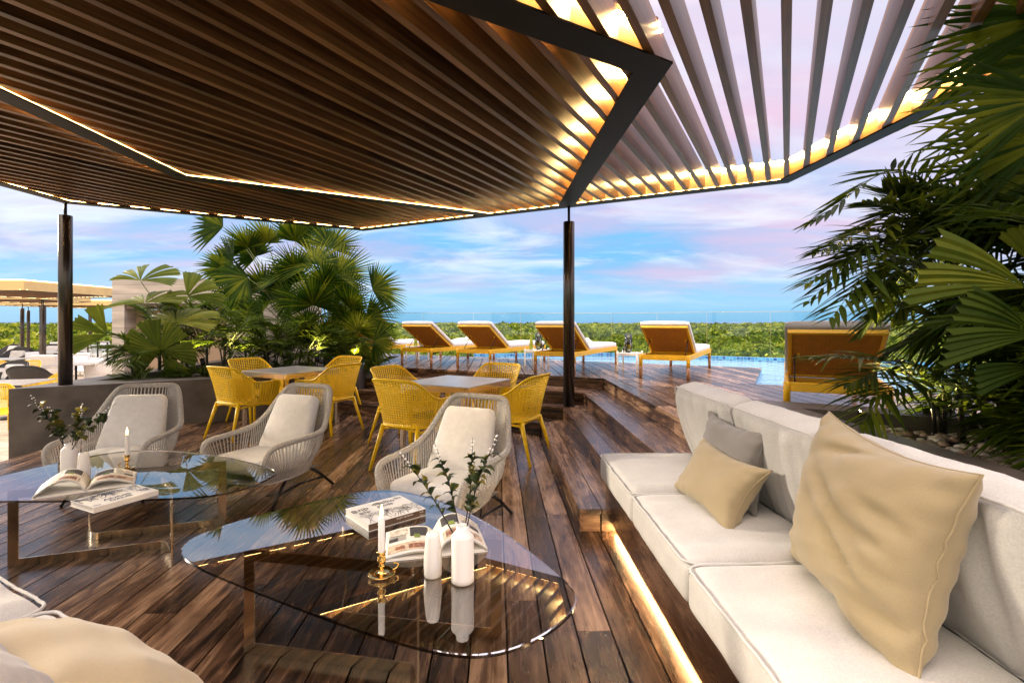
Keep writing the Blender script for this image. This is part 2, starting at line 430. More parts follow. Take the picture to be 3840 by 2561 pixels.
def leaf_quads(cent,rad,nq,size):
    """nq random leaf quads round each centre; returns verts,(n,4) faces, tone"""
    n=len(cent); d=rg.normal(size=(n,nq,3)); d/=np.linalg.norm(d,axis=2,keepdims=True)
    d[:,:,2]=np.abs(d[:,:,2])*1.0-.15
    r=rad[:,None,None]*(.72+.33*rg.random((n,nq,1)))
    pos=cent[:,None,:]+d*r*np.array([1,1,.8])
    nr=d+rg.normal(size=(n,nq,3))*.55; nr/=np.linalg.norm(nr,axis=2,keepdims=True)
    t=np.cross(nr,rg.normal(size=(n,nq,3))); t/=np.linalg.norm(t,axis=2,keepdims=True); w=np.cross(nr,t)
    s=(size[:,None,None]*(.6+.8*rg.random((n,nq,1))))
    q=np.stack([pos+t*s,pos+w*s*.55,pos-t*s,pos-w*s*.55],axis=2).reshape(-1,3)
    tone=np.clip(.46+.62*(rg.random((n,1))-.5)+.55*(rg.random((n,nq))-.5),0,1).reshape(-1)
    return q,tone
def quadmesh(name,q,tone,mat,parent=None):
    nf=len(q)//4; me=bpy.data.meshes.new(name)
    me.vertices.add(len(q)); me.vertices.foreach_set('co',q.astype(np.float32).ravel())
    me.loops.add(nf*4); me.loops.foreach_set('vertex_index',np.arange(nf*4,dtype=np.int32))
    me.polygons.add(nf); me.polygons.foreach_set('loop_start',np.arange(0,nf*4,4,dtype=np.int32)); me.polygons.foreach_set('loop_total',np.full(nf,4,dtype=np.int32))
    at=me.attributes.new('tone','FLOAT','FACE'); at.data.foreach_set('value',tone.astype(np.float32))
    me.materials.append(mat); me.update(calc_edges=True)
    o=bpy.data.objects.new(name,me); col.objects.link(o)
    if parent: o.parent=parent
    return o
cs=[];rs=[];ss=[]
Yv=26.0
while Yv<620:
    step=1.5+Yv*.016; n=int(2.3*Yv/step)
    xs=(rg.random(n)*2-1)*Yv*1.15; ys=Yv+rg.random(n)*step
    zt=-4.1+1.0*np.sin(xs*.05+ys*.11)*.5+rg.random(n)**2*2.6-.4+np.minimum(ys,250)*.004
    for a,bq,z in zip(xs,ys,zt):
        r=(1.5+rg.random()*1.4)*(1+Yv*.0022); cs.append((a,bq,z-r*.55)); rs.append(r); ss.append(.16+Yv*.0026)
    Yv+=step
cs=np.array(cs);rs=np.array(rs);ss=np.array(ss)
near=cs[:,1]<110
q1,t1=leaf_quads(cs[near],rs[near],150,ss[near]); q2,t2=leaf_quads(cs[~near],rs[~near],46,ss[~near]*1.25)
fo=quadmesh('forest',np.concatenate([q1,q2]),np.concatenate([t1,t2]),M['forestleaf'])
tag(fo,'dense green forest canopy stretching below the terrace to the sea','forest',kind='stuff')
# ------------------------------------------------------------------ decks and steps
PW=.158
b=MB(); planks(b,[(-4.92,-1.6),(1.25,-1.6),(1.0,6.3),(-3.2,8.4),(-5.16,7.2)],D_,PW,.008,0,.03,.0484,1.3,2.9,True)
tag(b.build('deck_floor',[M['deck'],M['screw']]),kind='structure')
b=MB(); b.prism([(-4.9,-1.6),(1.25,-1.6),(1.2,6.4),(-3.2,8.6),(-5.14,7.2)],-.66,-.07)
tag(b.build('deck_foundation',plain('dark_subframe',(.012,.010,.009),.9)),kind='structure')
zz=[.15,.30,.45,.60]
cA=G(2028.5,1587.6,.15); cB=G(2108.9,1528.2,.30); cC=G(2187.3,1474.6,.45); cU=G(2262,1419,.60)
cs_=[cA,cB,cC,cU]
LR=[2.87,2.98,3.3,4.2]
st_=MB(); sb=MB()
for i in range(4):
    c=cs_[i]; z=zz[i]
    endR=c-D_*LR[i]; endL=c+P_*3.9
    if i<3:
        c2=cs_[i+1]; e2=Vector((c2.x,c2.y,0))-D_*((Vector((c2.x-endR.x,c2.y-endR.y,0))).dot(D_)); l2=c2+P_*3.9
        o2=D_*.03+P_*0
        w=abs((c2-c).dot(Vector((1,.0314,0))))
        planks(st_,[c,endR,e2+Vector((.02,0,0)),c2+Vector((.02,0,0))],D_,w/2+.006,.007,z,.032,(endR.x*D_.y-endR.y*D_.x),1.2,2.3,True)
        wl=abs((c2-c).dot(S_)); q=(P_.y,-P_.x)
        planks(st_,[c,c2+S_*.02,l2+S_*.02,endL],P_,wl/2+.006,.007,z,.032,c.x*q[0]+c.y*q[1],1.2,2.3,True)
    # risers, butted under the tread nosing
    z0=zz[i-1] if i else 0.0
    zb=z0+.002; h=z-.034-zb
    M_r=[(c,endR,D_)] ; n_in=Vector((1,.0314,0)).normalized()
    L=LR[i]; u=0
    a0=c+n_in*.017
    while u<L:
        l=min(random.uniform(1.0,1.9),L-u); p0=a0-D_*(u+.002); p1=a0-D_*(u+l-.002)
        st_.seg((p0.x,p0.y,zb),(p1.x,p1.y,zb),.022,h,tone=random.random()*.8); u+=l
    a0=c+S_*.017; u=.006; L=3.9
    while u<L:
        l=min(random.uniform(1.0,1.9),L-u); p0=a0+P_*(u+.002); p1=a0+P_*(u+l-.002)
        st_.seg((p0.x,p0.y,zb),(p1.x,p1.y,zb),.022,h,tone=random.random()*.8); u+=l
    # end boards of the right flights (towards the camera)
    if i==0:
        c2=cs_[1]; w=abs((c2-c).dot(n_in))
        p0=endR+n_in*.006-D_*.0; p1=p0+n_in*(w/2-.012)
        st_.seg((p0.x,p0.y+.014,zb),(p1.x,p1.y+.014,zb),.022,h,tone=.75)
        p0=p1+n_in*.012; p1=p0+n_in*(w/2+.1)
        st_.seg((p0.x,p0.y+.014,zb),(p1.x,p1.y+.014,zb),.022,h,tone=.6)
tag(st_.build('wooden_steps',[M['deck'],M['screw']],bevel=0),kind='structure')
uL=cU+P_*4.9; Q1=G(2855.4,1379.7,.6); Q2=G(2828.8,1438.9,.6)
far=Q1+P_*8.6
b=MB()
qn=(D_.y,-D_.x); offU=cU.x*qn[0]+cU.y*qn[1]
planks(b,[(uL.x,uL.y),(cU.x,cU.y),(Q2.x,Q2.y),(Q1.x,Q1.y),(far.x,far.y)],D_,PW*1.13,.013,.6,.034,offU,1.6,3.2)
r2=Q2-P_*5.5
planks(b,[(cU.x,cU.y),(1.42,2.9),(8,1.0),(r2.x,r2.y),(Q2.x,Q2.y)],D_,PW*1.13,.013,.6,.034,offU,1.6,3.2)
tag(b.build('pool_deck',M['deck']),kind='structure')
b=MB()
i1=cU+S_*.06+Vector((.06,0,0)); 
b.prism([(uL.x+.03,uL.y+.06),(i1.x,i1.y),(Q2.x-.02,Q2.y+.03),(Q1.x-.05,Q1.y-.01),(far.x,far.y-.04)],-.66,.56)
b.prism([(i1.x,i1.y-.01),(1.50,2.9),(8,1.05),(r2.x,r2.y-.04),(Q2.x,Q2.y-.02)],-.66,.555)
pm,pn,pb,_=newmat('pool_tile'); 
tq=N(pn,'TexCoord'); mpq=N(pn,'Mapping'); pn.links.new(tq.outputs['UV'],mpq.inputs[0]); br=N(pn,'TexBrick'); br.offset=0; br.squash=1
br.inputs['Scale'].default_value=1; br.inputs['Brick Width'].default_value=.075; br.inputs['Row Height'].default_value=.075; br.inputs['Mortar Size'].default_value=.004
br.inputs['Color1'].default_value=(.02,.09,.30,1); br.inputs['Color2'].default_value=(.10,.40,.62,1); br.inputs['Mortar'].default_value=(.35,.50,.58,1)
pn.links.new(mpq.outputs[0],br.inputs[0]); pn.links.new(br.outputs[0],pb.inputs['Base Color']); pb.inputs['Roughness'].default_value=.2
tag(b.build('deck_plinth',M['concrete']),kind='structure')
# tiled skirt along the notch of the deck (blue, under the boards)
def strip(name,pts,z0,z1,mat,th=.03):
    b=MB(); u=0
    for a,c in zip(pts[:-1],pts[1:]):
        a=Vector((a[0],a[1],0));c=Vector((c[0],c[1],0));L=(c-a).length
        n=Vector((-(c-a).y,(c-a).x,0)).normalized()*th
        vs=[(a.x,a.y,z0),(c.x,c.y,z0),(c.x,c.y,z1),(a.x,a.y,z1),(a.x+n.x,a.y+n.y,z1),(c.x+n.x,c.y+n.y,z1),(a.x+n.x,a.y+n.y,z0),(c.x+n.x,c.y+n.y,z0)]
        uv=[(u,z0),(u+L,z0),(u+L,z1),(u,z1),(u,z1+th),(u+L,z1+th),(u,z0),(u+L,z0)]
        b.add(vs,[(0,1,2,3),(3,2,5,4),(5,7,6,4),(0,3,4,6),(1,7,5,2),(0,6,7,1)],uv=uv); u+=L
    return b.build(name,mat)
tag(strip('pool_edge_tiles',[Q1+P_*3.0-S_*.0+S_*.008,Q1+S_*.008],.30,.563,pm,-.03),kind='structure')
tag(strip('pool_edge_tiles',[Q1+Vector((.008,-.004,0)),Q2+Vector((.008,-.004,0))],.30,.563,pm,-.03),kind='structure')
wl_=[(-.95,12.75),(2.55,13.1),(4.48,12.05),(9.5,9.35)]
tag(strip('pool_wall',wl_,.25,.585,pm,.22),kind='structure')
b=MB(); b.add([(-4.6,12.3,.50),(far.x,far.y-.35,.5),(Q1.x-.35,Q1.y-.2,.5),(Q2.x-.3,Q2.y-.2,.5),(r2.x,r2.y-.4,.5),(9.5,3.0,.50),(9.5,9.40,.50),(4.48,12.10,.50),(2.55,13.15,.50),(-.95,12.8,.5)],[tuple(range(10))])
wm,wn,wb,_=newmat('pool_water'); wb.inputs['Base Color'].default_value=(.26,.45,.58,1); wb.inputs['Roughness'].default_value=.08
tq=N(wn,'TexCoord'); nq=N(wn,'TexNoise'); nq.inputs['Scale'].default_value=5.5; nq.inputs['Detail'].default_value=4; nq.inputs['Distortion'].default_value=.8; wn.links.new(tq.outputs['Object'],nq.inputs[0]); bump(wn,wb,nq.outputs[0],.8,.08)
tag(b.build('pool_water',wm),kind='structure')
# glass balustrade: each panel its own thing
gp=[(-6.2,12.75),(-1.0,13.25),(2.65,13.65),(4.75,12.5),(9.6,9.85)]
gi=0
tot=[]
for a,c in zip(gp[:-1],gp[1:]):
    a=Vector((a[0],a[1],0));c=Vector((c[0],c[1],0));n=max(1,round((c-a).length/1.35))
    for k in range(n):
        tot.append((a+(c-a)*(k/n),a+(c-a)*((k+1)/n)))
for i,(a,c) in enumerate(tot):
    d=(c-a).normalized(); a2=a+d*.012;c2=c-d*.012
    t=thing('glass_balustrade','frameless clear glass balustrade panel with thin polished rim along the far pool edge','glass panel',(a2+c2)/2+Vector((0,0,.2)),0,'glass balustrade panels beyond the pool')
    b=MB(); b.seg((a2.x,a2.y,.2),(c2.x,c2.y,.2),.014,1.415); keepw(b.build('pane',M['railglass']),t)
    b=MB(); b.seg((a2.x,a2.y,1.617),(c2.x,c2.y,1.617),.016,.009); 
    for e in (a2,): b.seg((e.x-d.x*.006,e.y-d.y*.006,.2),(e.x-d.x*.0005,e.y-d.y*.0005,.2),.016,1.415)
    keepw(b.build('edge_rim',M['chrome']),t)
# ------------------------------------------------------------------ terrace on the left (lower)
tm,tn,tb,_=newmat('terrace_stone')
tq=N(tn,'TexCoord'); br=N(tn,'TexBrick'); br.inputs['Scale'].default_value=1; br.inputs['Brick Width'].default_value=.9; br.inputs['Row Height'].default_value=.45; br.inputs['Mortar Size'].default_value=.012
br.inputs['Color1'].default_value=(.46,.37,.26,1); br.inputs['Color2'].default_value=(.58,.48,.35,1); br.inputs['Mortar'].default_value=(.25,.2,.15,1)
nq=N(tn,'TexNoise'); nq.inputs['Scale'].default_value=7; nq.inputs['Detail'].default_value=6; tn.links.new(tq.outputs['Object'],nq.inputs[0]); tn.links.new(tq.outputs['Object'],br.inputs[0])
mx=N(tn,'MixRGB'); mx.blend_type='MULTIPLY'; mx.inputs[0].default_value=.8; rr=ramp(tn,nq.outputs[0],[(.3,(.62,.58,.55)),(.6,(1,1,1))]); tn.links.new(br.outputs[0],mx.inputs[1]); tn.links.new(rr.outputs[0],mx.inputs[2]); tn.links.new(mx.outputs[0],tb.inputs['Base Color']); tb.inputs['Roughness'].default_value=.6
b=MB(); b.prism([(-45,2),(-4.95,2),(-5.2,12.8),(-12,33),(-45,33)],-1.2,-.6)
tag(b.build('terrace_floor',tm),kind='structure')
b=MB(); b.prism([(-9.5,4.6),(-5.02,4.6),(-5.12,6.35),(-5.95,6.05),(-9.5,8.6)],-.604,-.3)
tag(b.build('terrace_step',plain('beige_concrete',(.36,.29,.2),.7,0,.2,3)),kind='structure')
# ------------------------------------------------------------------ planters
def ring_planter(name,label,outer,inner,z0,z1,zs,fill,loc,mat):
    """outer, inner: matching 4-gons; walls with a flush coping ring and a fill sheet"""
    t=thing(name,label,'planter',loc)
    n=len(outer); b=MB()
    vs=[(p[0],p[1],z) for z in (z0,z1-.055) for p in outer]+[(p[0],p[1],z) for z in (zs-.25,z1-.055) for p in inner]
    fs=[]
    for i in range(n):
        j=(i+1)%n
        fs.append((i,j,n+j,n+i)); fs.append((2*n+j,2*n+i,3*n+i,3*n+j))
    b.add(vs,fs); keepw(b.build('wall',mat),t)
    b=MB()
    vs=[(p[0],p[1],z) for z in (z1-.055,z1) for p in outer]+[(p[0],p[1],z) for z in (z1-.055,z1) for p in inner]; fs=[]
    for i in range(n):
        j=(i+1)%n
        fs+= [(i,j,n+j,n+i),(2*n+j,2*n+i,3*n+i,3*n+j),(n+i,n+j,3*n+j,3*n+i)]
    b.add(vs,fs); keepw(b.build('coping',mat),t)
    b=MB(); b.add([(p[0],p[1],zs) for p in inner],[tuple(range(n))]); keepw(b.build('soil' if fill is M['soil'] else 'bed',fill),t)
    return t
WL=Vector((-5.95,6.05,0)); WR=WL+E_*4.12
BR=WR+D_*3.6; BL=WL+D_*4.6
ring_planter('concrete_planter','long dark concrete planter wall behind the woven lounge chairs with tall fan palms',
  [WL,WR,BR,BL],[WL+E_*.42+D_*.62,WR-E_*.24+D_*.22,BR-E_*.24-D_*.3,BL+E_*.3-D_*.3],-.62,.60,.50,M['soil'],(WL+WR)/2+Vector((0,0,-.62)),M['concrete'])
A_=Vector((1.50,4.13,0)); Bq=Vector((1.64,-1.2,0)); Cq=Vector((6.2,-1.2,0)); Dq=A_-P_*5.2
rp=ring_planter('concrete_planter','low dark concrete planter behind the long white sofa filled with pebbles and palms',
  [Bq,Cq,Dq,A_],[Vector((2.14,-.9,0)),Vector((5.8,-.9,0)),Vector((5.8,1.55,0)),Vector((2.0,3.54,0))],0,.80,.70,M['soil'],(3.2,1.6,0),M['concrete'])
# pebbles in that bed
b=MB(); ico=[]
bmv=None
import bmesh
bm=bmesh.new(); bmesh.ops.create_icosphere(bm,subdivisions=1,radius=1); iv=[v.co.copy() for v in bm.verts]; iff=[[v.index for v in f.verts] for f in bm.faces]; bm.free()
rr_=random.Random(3)
for k in range(2600):
    u=rr_.random(); y=-.8+4.2*rr_.random(); x=2.03+(1.6*rr_.random()**1.4)
    if y>3.5-(x-2.0)*.53-.03: continue
    s=.016+.02*rr_.random(); Mx=Matrix.Translation((x,y,.705+.018*rr_.random()))@Matrix.Rotation(rr_.random()*6.3,4,'Z')@Matrix.Diagonal((s*(1+.6*rr_.random()),s,s*.6,1))
    b.add(iv,iff,Mx,rr_.random(),True)
pbm,pbn,pbb,_=newmat('pebbles'); at=N(pbn,'Attribute',attribute_name='tone'); rr=ramp(pbn,at.outputs['Fac'],[(0,(.16,.12,.10)),(.35,(.42,.36,.30)),(.6,(.36,.22,.15)),(1,(.68,.64,.58))]); rr.color_ramp.interpolation='CONSTANT' if False else 'LINEAR'
pbn.links.new(rr.outputs[0],pbb.inputs['Base Color']); pbb.inputs['Roughness'].default_value=.6
o=keepw(b.build('pebbles',pbm),rp); o['kind']='stuff'
# ------------------------------------------------------------------ board-marked concrete wall far left, with a timber niche
t=thing('concrete_wall','pale board marked concrete wall standing behind the palms on the left','wall',(-6.6,10.8,-.6))
cm,cn,cbb,_=newmat('board_marked_concrete')
tq=N(cn,'TexCoord'); br=N(cn,'TexBrick'); br.inputs['Scale'].default_value=1; br.inputs['Brick Width'].default_value=2.4; br.inputs['Row Height'].default_value=.18; br.inputs['Mortar Size'].default_value=.004
br.inputs['Color1'].default_value=(.56,.50,.43,1); br.inputs['Color2'].default_value=(.44,.40,.35,1); br.inputs['Mortar'].default_value=(.30,.27,.24,1)
mp=N(cn,'Mapping'); mp.inputs['Rotation'].default_value=(R(90),0,0); cn.links.new(tq.outputs['Object'],mp.inputs[0]); cn.links.new(mp.outputs[0],br.inputs[0])
nq=N(cn,'TexNoise'); nq.inputs['Scale'].default_value=1.5; nq.inputs['Detail'].default_value=8; mq=N(cn,'Mapping'); mq.inputs['Scale'].default_value=(1,1,7); cn.links.new(tq.outputs['Object'],mq.inputs[0]); cn.links.new(mq.outputs[0],nq.inputs[0])
mx=N(cn,'MixRGB'); mx.blend_type='MULTIPLY'; mx.inputs[0].default_value=.9; rr=ramp(cn,nq.outputs[0],[(.3,(.66,.65,.64)),(.65,(1,1,1))]); cn.links.new(br.outputs[0],mx.inputs[1]); cn.links.new(rr.outputs[0],mx.inputs[2]); cn.links.new(mx.outputs[0],cbb.inputs['Base Color']); cbb.inputs['Roughness'].default_value=.8
WY=10.75; k=WY/FX
def wx(s): return (s-1920)*k
def wz(s): return H-(s-HY)*k
b=MB(); zt=wz(1046); zn=wz(1152)
b.box(((wx(420)+wx(466))/2,WY+.2,(zt-.6)/2),(wx(466)-wx(420),.4,zt+.6))
b.box(((wx(466)+wx(853))/2,WY+.2,(zt+zn)/2+.04),(wx(853)-wx(466),.4,zt-zn-.08))
b.box(((wx(853)+wx(1180))/2,WY+.2,(zt-.6)/2),(wx(1180)-wx(853),.4,zt+.6))
keepw(b.build('wall_panel',cm),t)
b=MB(); b.box(((wx(466)+wx(853))/2,WY+.2,zn+.02),(wx(853)-wx(466)-.004,.36,.115)); keepw(b.build('lintel',M['base_wood'],bevel=.004),t)
b=MB(); b.box(((wx(466)+wx(853))/2,WY+.36,(zn-.6)/2-.02),(wx(853)-wx(466)-.004,.06,zn+.55)); keepw(b.build('niche_back',plain('tan_stone',(.34,.24,.16),.6,0,.2,2)),t)
# ------------------------------------------------------------------ pergola
ZP=2.89
lowled=MB()
def beam(mb_fl,mb_web,mb_led,a,b_,n,w=.125,z=ZP,hw=.235,leds=True,both=False,webpos=.5,low=()):
    """dark flange (w wide, inward normal n from outer edge a-b), gold web on it, led on its top"""
    a=Vector((a[0],a[1],0));b_=Vector((b_[0],b_[1],0)); n=Vector((n[0],n[1],0)).normalized()
    c=n*(w/2); mb_fl.seg((a.x+c.x,a.y+c.y,z),(b_.x+c.x,b_.y+c.y,z),w,.014)
    c=n*(w*webpos); mb_web.seg((a.x+c.x,a.y+c.y,z+.0155),(b_.x+c.x,b_.y+c.y,z+.0155),.012,hw)
    if leds:
        for f_ in low:
            c=n*(w*f_); lowled.seg((a.x+c.x,a.y+c.y,z+.016),(b_.x+c.x,b_.y+c.y,z+.016),.008,.008)
        for sgn in ((1,-1) if both else (1,)):
            c=n*(w*webpos+sgn*.016); mb_led.seg((a.x+c.x,a.y+c.y,z+hw-.012),(b_.x+c.x,b_.y+c.y,z+hw-.012),.014,.014)
CL=Vector((-5.67,6.51,0)); CBk=Vector((-2.46,8.46,0)); CR=Vector((2.985,5.523,0))
L0=CL-D_*5.4; R0=CR-D_*4.5
J1=Vector((-.43,7.22,0)); C1=Vector((-3.508,5.337,0)); J2=Vector((.80,6.66,0)); C2=Vector((.928,2.952,0))
pg=thing('pergola','big angular slatted timber pergola with gold edged frame and glowing light strips over the lounge','pergola',(.7,6.6,.3))
fl,wb_,ld=MB(),MB(),MB()
def perp(a,b_,left):
    d=(b_-a).normalized(); n=Vector((-d.y,d.x,0)); return n if left else -n
for i_,(a,b_) in enumerate(((L0,CL),(CL,CBk),(CBk,CR),(CR,R0))):
    beam(fl,wb_,ld,a,b_,perp(a,b_,False),w=.14,webpos=.12,z=ZP+.003*(i_%2),low=((.86,) if i_<3 else ()))
beam(fl,wb_,ld,C2,J2,perp(C2,J2,True),w=.20,both=True,z=ZP-.004)
E2=C2-E_*4.2
beam(fl,wb_,ld,C2,E2,perp(C2,E2,False),w=.20,both=True,z=ZP-.008)
beam(fl,wb_,ld,C1-D_*4.3,C1,perp(C1-D_*4.3,C1,False),w=.16,both=True,z=ZP-.004,low=(.9,))
beam(fl,wb_,ld,C1,J1,perp(C1,J1,False),w=.16,both=True,z=ZP-.008,low=(.9,))
keepw(fl.build('frame',M['flange']),pg); keepw(wb_.build('fascia',M['gold']),pg); keepw(ld.build('led_strip',M['led']),pg); keepw(lowled.build('led_strip',M['ledlow']),pg)
poly=[(p.x,p.y) for p in (L0,CL,CBk,CR,R0)]
# orientation: make it CCW-insensitive by clipping thin strips
for i in range(-22,50):
    pc=i*.170
    pl=clip(clip(poly,(P_.x,P_.y),pc+.001),(-P_.x,-P_.y),-(pc-.001))
    if len(pl)<3: continue
    us=[p[0]*S_.x+p[1]*S_.y for p in pl]; u0,u1=min(us)+.03,max(us)-.035
    if u1-u0<.15: continue
    u0=max(u0,-2.4)
    if u1-u0<.15: continue
    a=S_*u0+P_*pc; e=S_*u1+P_*pc
    b=MB(); b.seg((a.x,a.y,ZP+.018),(e.x,e.y,ZP+.018),.048,.225,tone=random.random())
    keepw(b.build('slat',M['slat']),pg)
b=MB(); rz_=ZP+.262
b.prism([(p.x,p.y) for p in (L0+Vector((.06,.05,0)),CL+Vector((.06,-.02,0)),CBk+Vector((0,-.07,0)),J2+Vector((-.07,-.02,0)),C2+Vector((-.07,.05,0)),E2+Vector((0,.06,0)))],rz_,rz_+.03)
keepw(b.build('roof_panel',M['base_wood']),pg)
def column(parent,x,y,z0,ztop,zp,r=.073):
    b=MB(); b.lathe([(r,z0),(r,ztop-.006),(r-.006,ztop)],40,cx=x,cy=y); keepw(b.build('column',M['colmetal']),parent)
    b=MB(); b.lathe([(.017,ztop),(.017,zp)],16,cx=x,cy=y); keepw(b.build('column_pin',M['blackmetal']),parent)
cr=G(2135.6,1526.3,.30)+Vector((0.0,.07,0)); column(pg,cr.x,cr.y,.30,2.69,ZP)
column(pg,-5.665+.03,6.46,.60,2.735,ZP)
print('col',cr)
# smaller pergolas standing on the lower terrace
def far_pergola(label,pts,z,cols,loc,zfloor=-.6,hw=.265,uu=S_,vv=P_):
    t=thing('far_pergola',label,'pergola',loc)
    fl,wb,ld=MB(),MB(),MB(); n=len(pts)
    ar=sum(pts[k].x*pts[(k+1)%n].y-pts[(k+1)%n].x*pts[k].y for k in range(n))
    for k in range(n):
        a,b_=pts[k],pts[(k+1)%n]; nn=perp(a,b_,ar>0)
        beam(fl,wb,ld,a,b_,nn,w=.12,z=z,hw=hw,leds=False,webpos=.06)
        ld.seg((a.x-nn.x*.004,a.y-nn.y*.004,z+hw+.016),(b_.x-nn.x*.004,b_.y-nn.y*.004,z+hw+.016),.02,.016)
        ld.seg((a.x+nn.x*.10,a.y+nn.y*.10,z+.03),(b_.x+nn.x*.10,b_.y+nn.y*.10,z+.03),.012,.012)
    keepw(fl.build('frame',M['flange']),t); keepw(wb.build('fascia',M['gold']),t); keepw(ld.build('led_strip',M['ledfar']),t)
    sl=MB(); pl=[(p.x,p.y) for p in pts]; qs=[p.x*vv.x+p.y*vv.y for p in pts]
    q=min(qs)+.1
    while q<max(qs):
        c=clip(clip(pl,(vv.x,vv.y),q+.001),(-vv.x,-vv.y),-(q-.001))
        if len(c)>2:
            us=[p[0]*uu.x+p[1]*uu.y for p in c]
            if max(us)-min(us)>.3:
                a=uu*(min(us)+.05)+vv*q;e=uu*(max(us)-.05)+vv*q; sl.seg((a.x,a.y,z+.03),(e.x,e.y,z+.03),.05,.2,tone=random.random())
        q+=.26
    keepw(sl.build('slats',M['slat']),t)
    for (x,y) in cols: column(t,x,y,zfloor,z-.22,z,.075)
V=Vector
zf=2.21
far_pergola('nearest gold edged pergola roof cut by the left edge of the view',[V((-12.97,13.6,0)),V((-13.1,17.2,0)),V((-17.5,19.2,0)),V((-17.5,13.62,0))],zf,[(-17.2,14.0),(-17.2,18.8)],(-14.5,15,-.6))
far_pergola('gold edged pergola with a column under its front corner beyond the left post',[V((-22,18.1,0)),V((-17.9,19.4,0)),V((-18.0,21.9,0)),V((-22.4,24.5,0))],zf,[(-17.95,19.55),(-22.0,23.0)],(-19.5,21,-.6))
far_pergola('farthest low gold edged pergola reaching the pale concrete wall',[V((-26.6,25.0,0)),V((-20.96,26.75,0)),V((-21.2,30,0)),V((-27,32,0))],zf,[(-22.25,27.0),(-26.45,28.0)],(-23.5,28,-.6))
# ------------------------------------------------------------------ sofas
def wrinkle(seed,amp,fx,fy):
    def f(x,y):
        return amp*(noise.noise(Vector((x*fx+seed,y*fy,seed*1.3)))+.5*noise.noise(Vector((x*fx*2.3,y*fy*2.1+seed,4.1))))
    return f
def cushion_mesh(mb,hx,hy,hz,r,Mx,seed,bulge=.02,amp=.006,fx=3,fy=14,n=(18,22,7),pipe=True,dirx=True,gather=None):
    """hx,hy,hz half sizes; thickness along z; wrinkles run across y"""
    wr=wrinkle(seed,amp,fx,fy)
    def fn(q):
        a=max(0,1-(q.x/hx)**2)*max(0,1-(q.y/hy)**2)
        e=min(1,(1-abs(q.x)/hx)*5)*min(1,(1-abs(q.y)/hy)*5) if abs(q.z)>hz*.5 else .3
        s=1 if q.z>0 else -1
        q=q.copy(); q.z+=s*bulge*a**.7 + s*wr(q.x,q.y)*max(0.15,e)
        side=max(abs(q.x)/hx,abs(q.y)/hy)
        if gather and side>.8: q.z+=0
        q.x+=.004*noise.noise(Vector((q.y*9,q.z*9,seed))); q.y+=.004*noise.noise(Vector((q.x*9,q.z*9,seed+5)))
        return q
    vs,fs=grid_box(hx,hy,hz,r,n,fn)
    mb.add(vs,fs,Mx,.5,True)
    if pipe:
        for zz_ in (hz-.006,):
            pts=[]; rr=r*1.25
            for (cx,cy,a0) in ((hx-rr,hy-rr,0),(-hx+rr,hy-rr,90),(-hx+rr,-hy+rr,180),(hx-rr,-hy+rr,270)):
                for k in range(5):
                    an=R(a0+k*22.5); pts.append(Vector((cx+(rr)*math.cos(an),cy+(rr)*math.sin(an),zz_)))
            out=[];m=len(pts)
            for i in range(m):
                a,b_=pts[i],pts[(i+1)%m]; k=max(1,int((b_-a).length/.03))
                for j in range(k):
                    p=a.lerp(b_,j/k); p=p+Vector((.003*noise.noise(p*22),.003*noise.noise(p*22+Vector((7,0,0))),.005*noise.noise(p*16+Vector((0,seed,0))))); out.append(p)
            mb.tube(out,.0055,6,closed=True,M=Mx)
def sofa(label,rz,x0,edges,loc=(0,0,0),led=True,basex=(.075,.95),backlabel=None):
    """front edge of the seat cushions at local x=x0, running along local y"""
    t=thing('built_in_sofa',label,'sofa',loc,rz)
    y0,y1=edges[0],edges[-1]
    bx=x0+.045
    b=MB(); 
    def local(o): o.parent=t; return o
    b.box((bx+.42,(y0+y1)/2,.178),(.84,y1-y0,.245),tone=.35)
    local(b.build('base',M['base_wood'],bevel=.003))
    if led:
        b=MB(); b.box((bx+.035,(y0+y1)/2,.038),(.012,y1-y0-.06,.012)); local(b.build('led_strip',M['led2']))
        b=MB(); b.box((bx+.5,(y0+y1)/2,.026),(.6,y1-y0-.05,.05)); local(b.build('plinth',M['blackmetal']))
    for i,(a,c) in enumerate(zip(edges[:-1],edges[1:])):
        hy=(c-a)/2-.004
        b=MB(); Mx=Matrix.Translation((x0+.325,(a+c)/2,.392))
        cushion_mesh(b,.325,hy,.086,.042,Mx,seed=i*3.7+rz,bulge=.018,amp=.017,fx=1.8,fy=8,n=(22,26,8))
        local(b.build('seat_cushion',M['sofa']))
        b=MB()
        Mx=Matrix.Translation((x0+.675,(a+c)/2,.715))@Matrix.Rotation(R(-16),4,'Y')@Matrix.Rotation(R(-90),4,'Y')
        cushion_mesh(b,.265,hy,.085,.05,Mx,seed=i*5.1+2+rz,bulge=.03,amp=.032,fx=1.3,fy=14,n=(20,40,8))
        local(b.build('back_cushion',M['sofa']))
    b=MB(); b.box((bx+.80,(y0+y1)/2,.45),(.05,y1-y0,.295),tone=.35); local(b.build('back_panel',M['base_wood']))
    return t
rs_=sofa('long white built in sofa with dark wooden base and glowing light underneath beside the steps',R(1.8),.722,[-.53,.28,1.09,1.93,2.72,3.56])
sofa('white cushioned sofa corner cut off at the bottom left foreground',R(-118.2),-.756,[-3.72,-2.91,-2.10,-1.29,-.50],led=False)
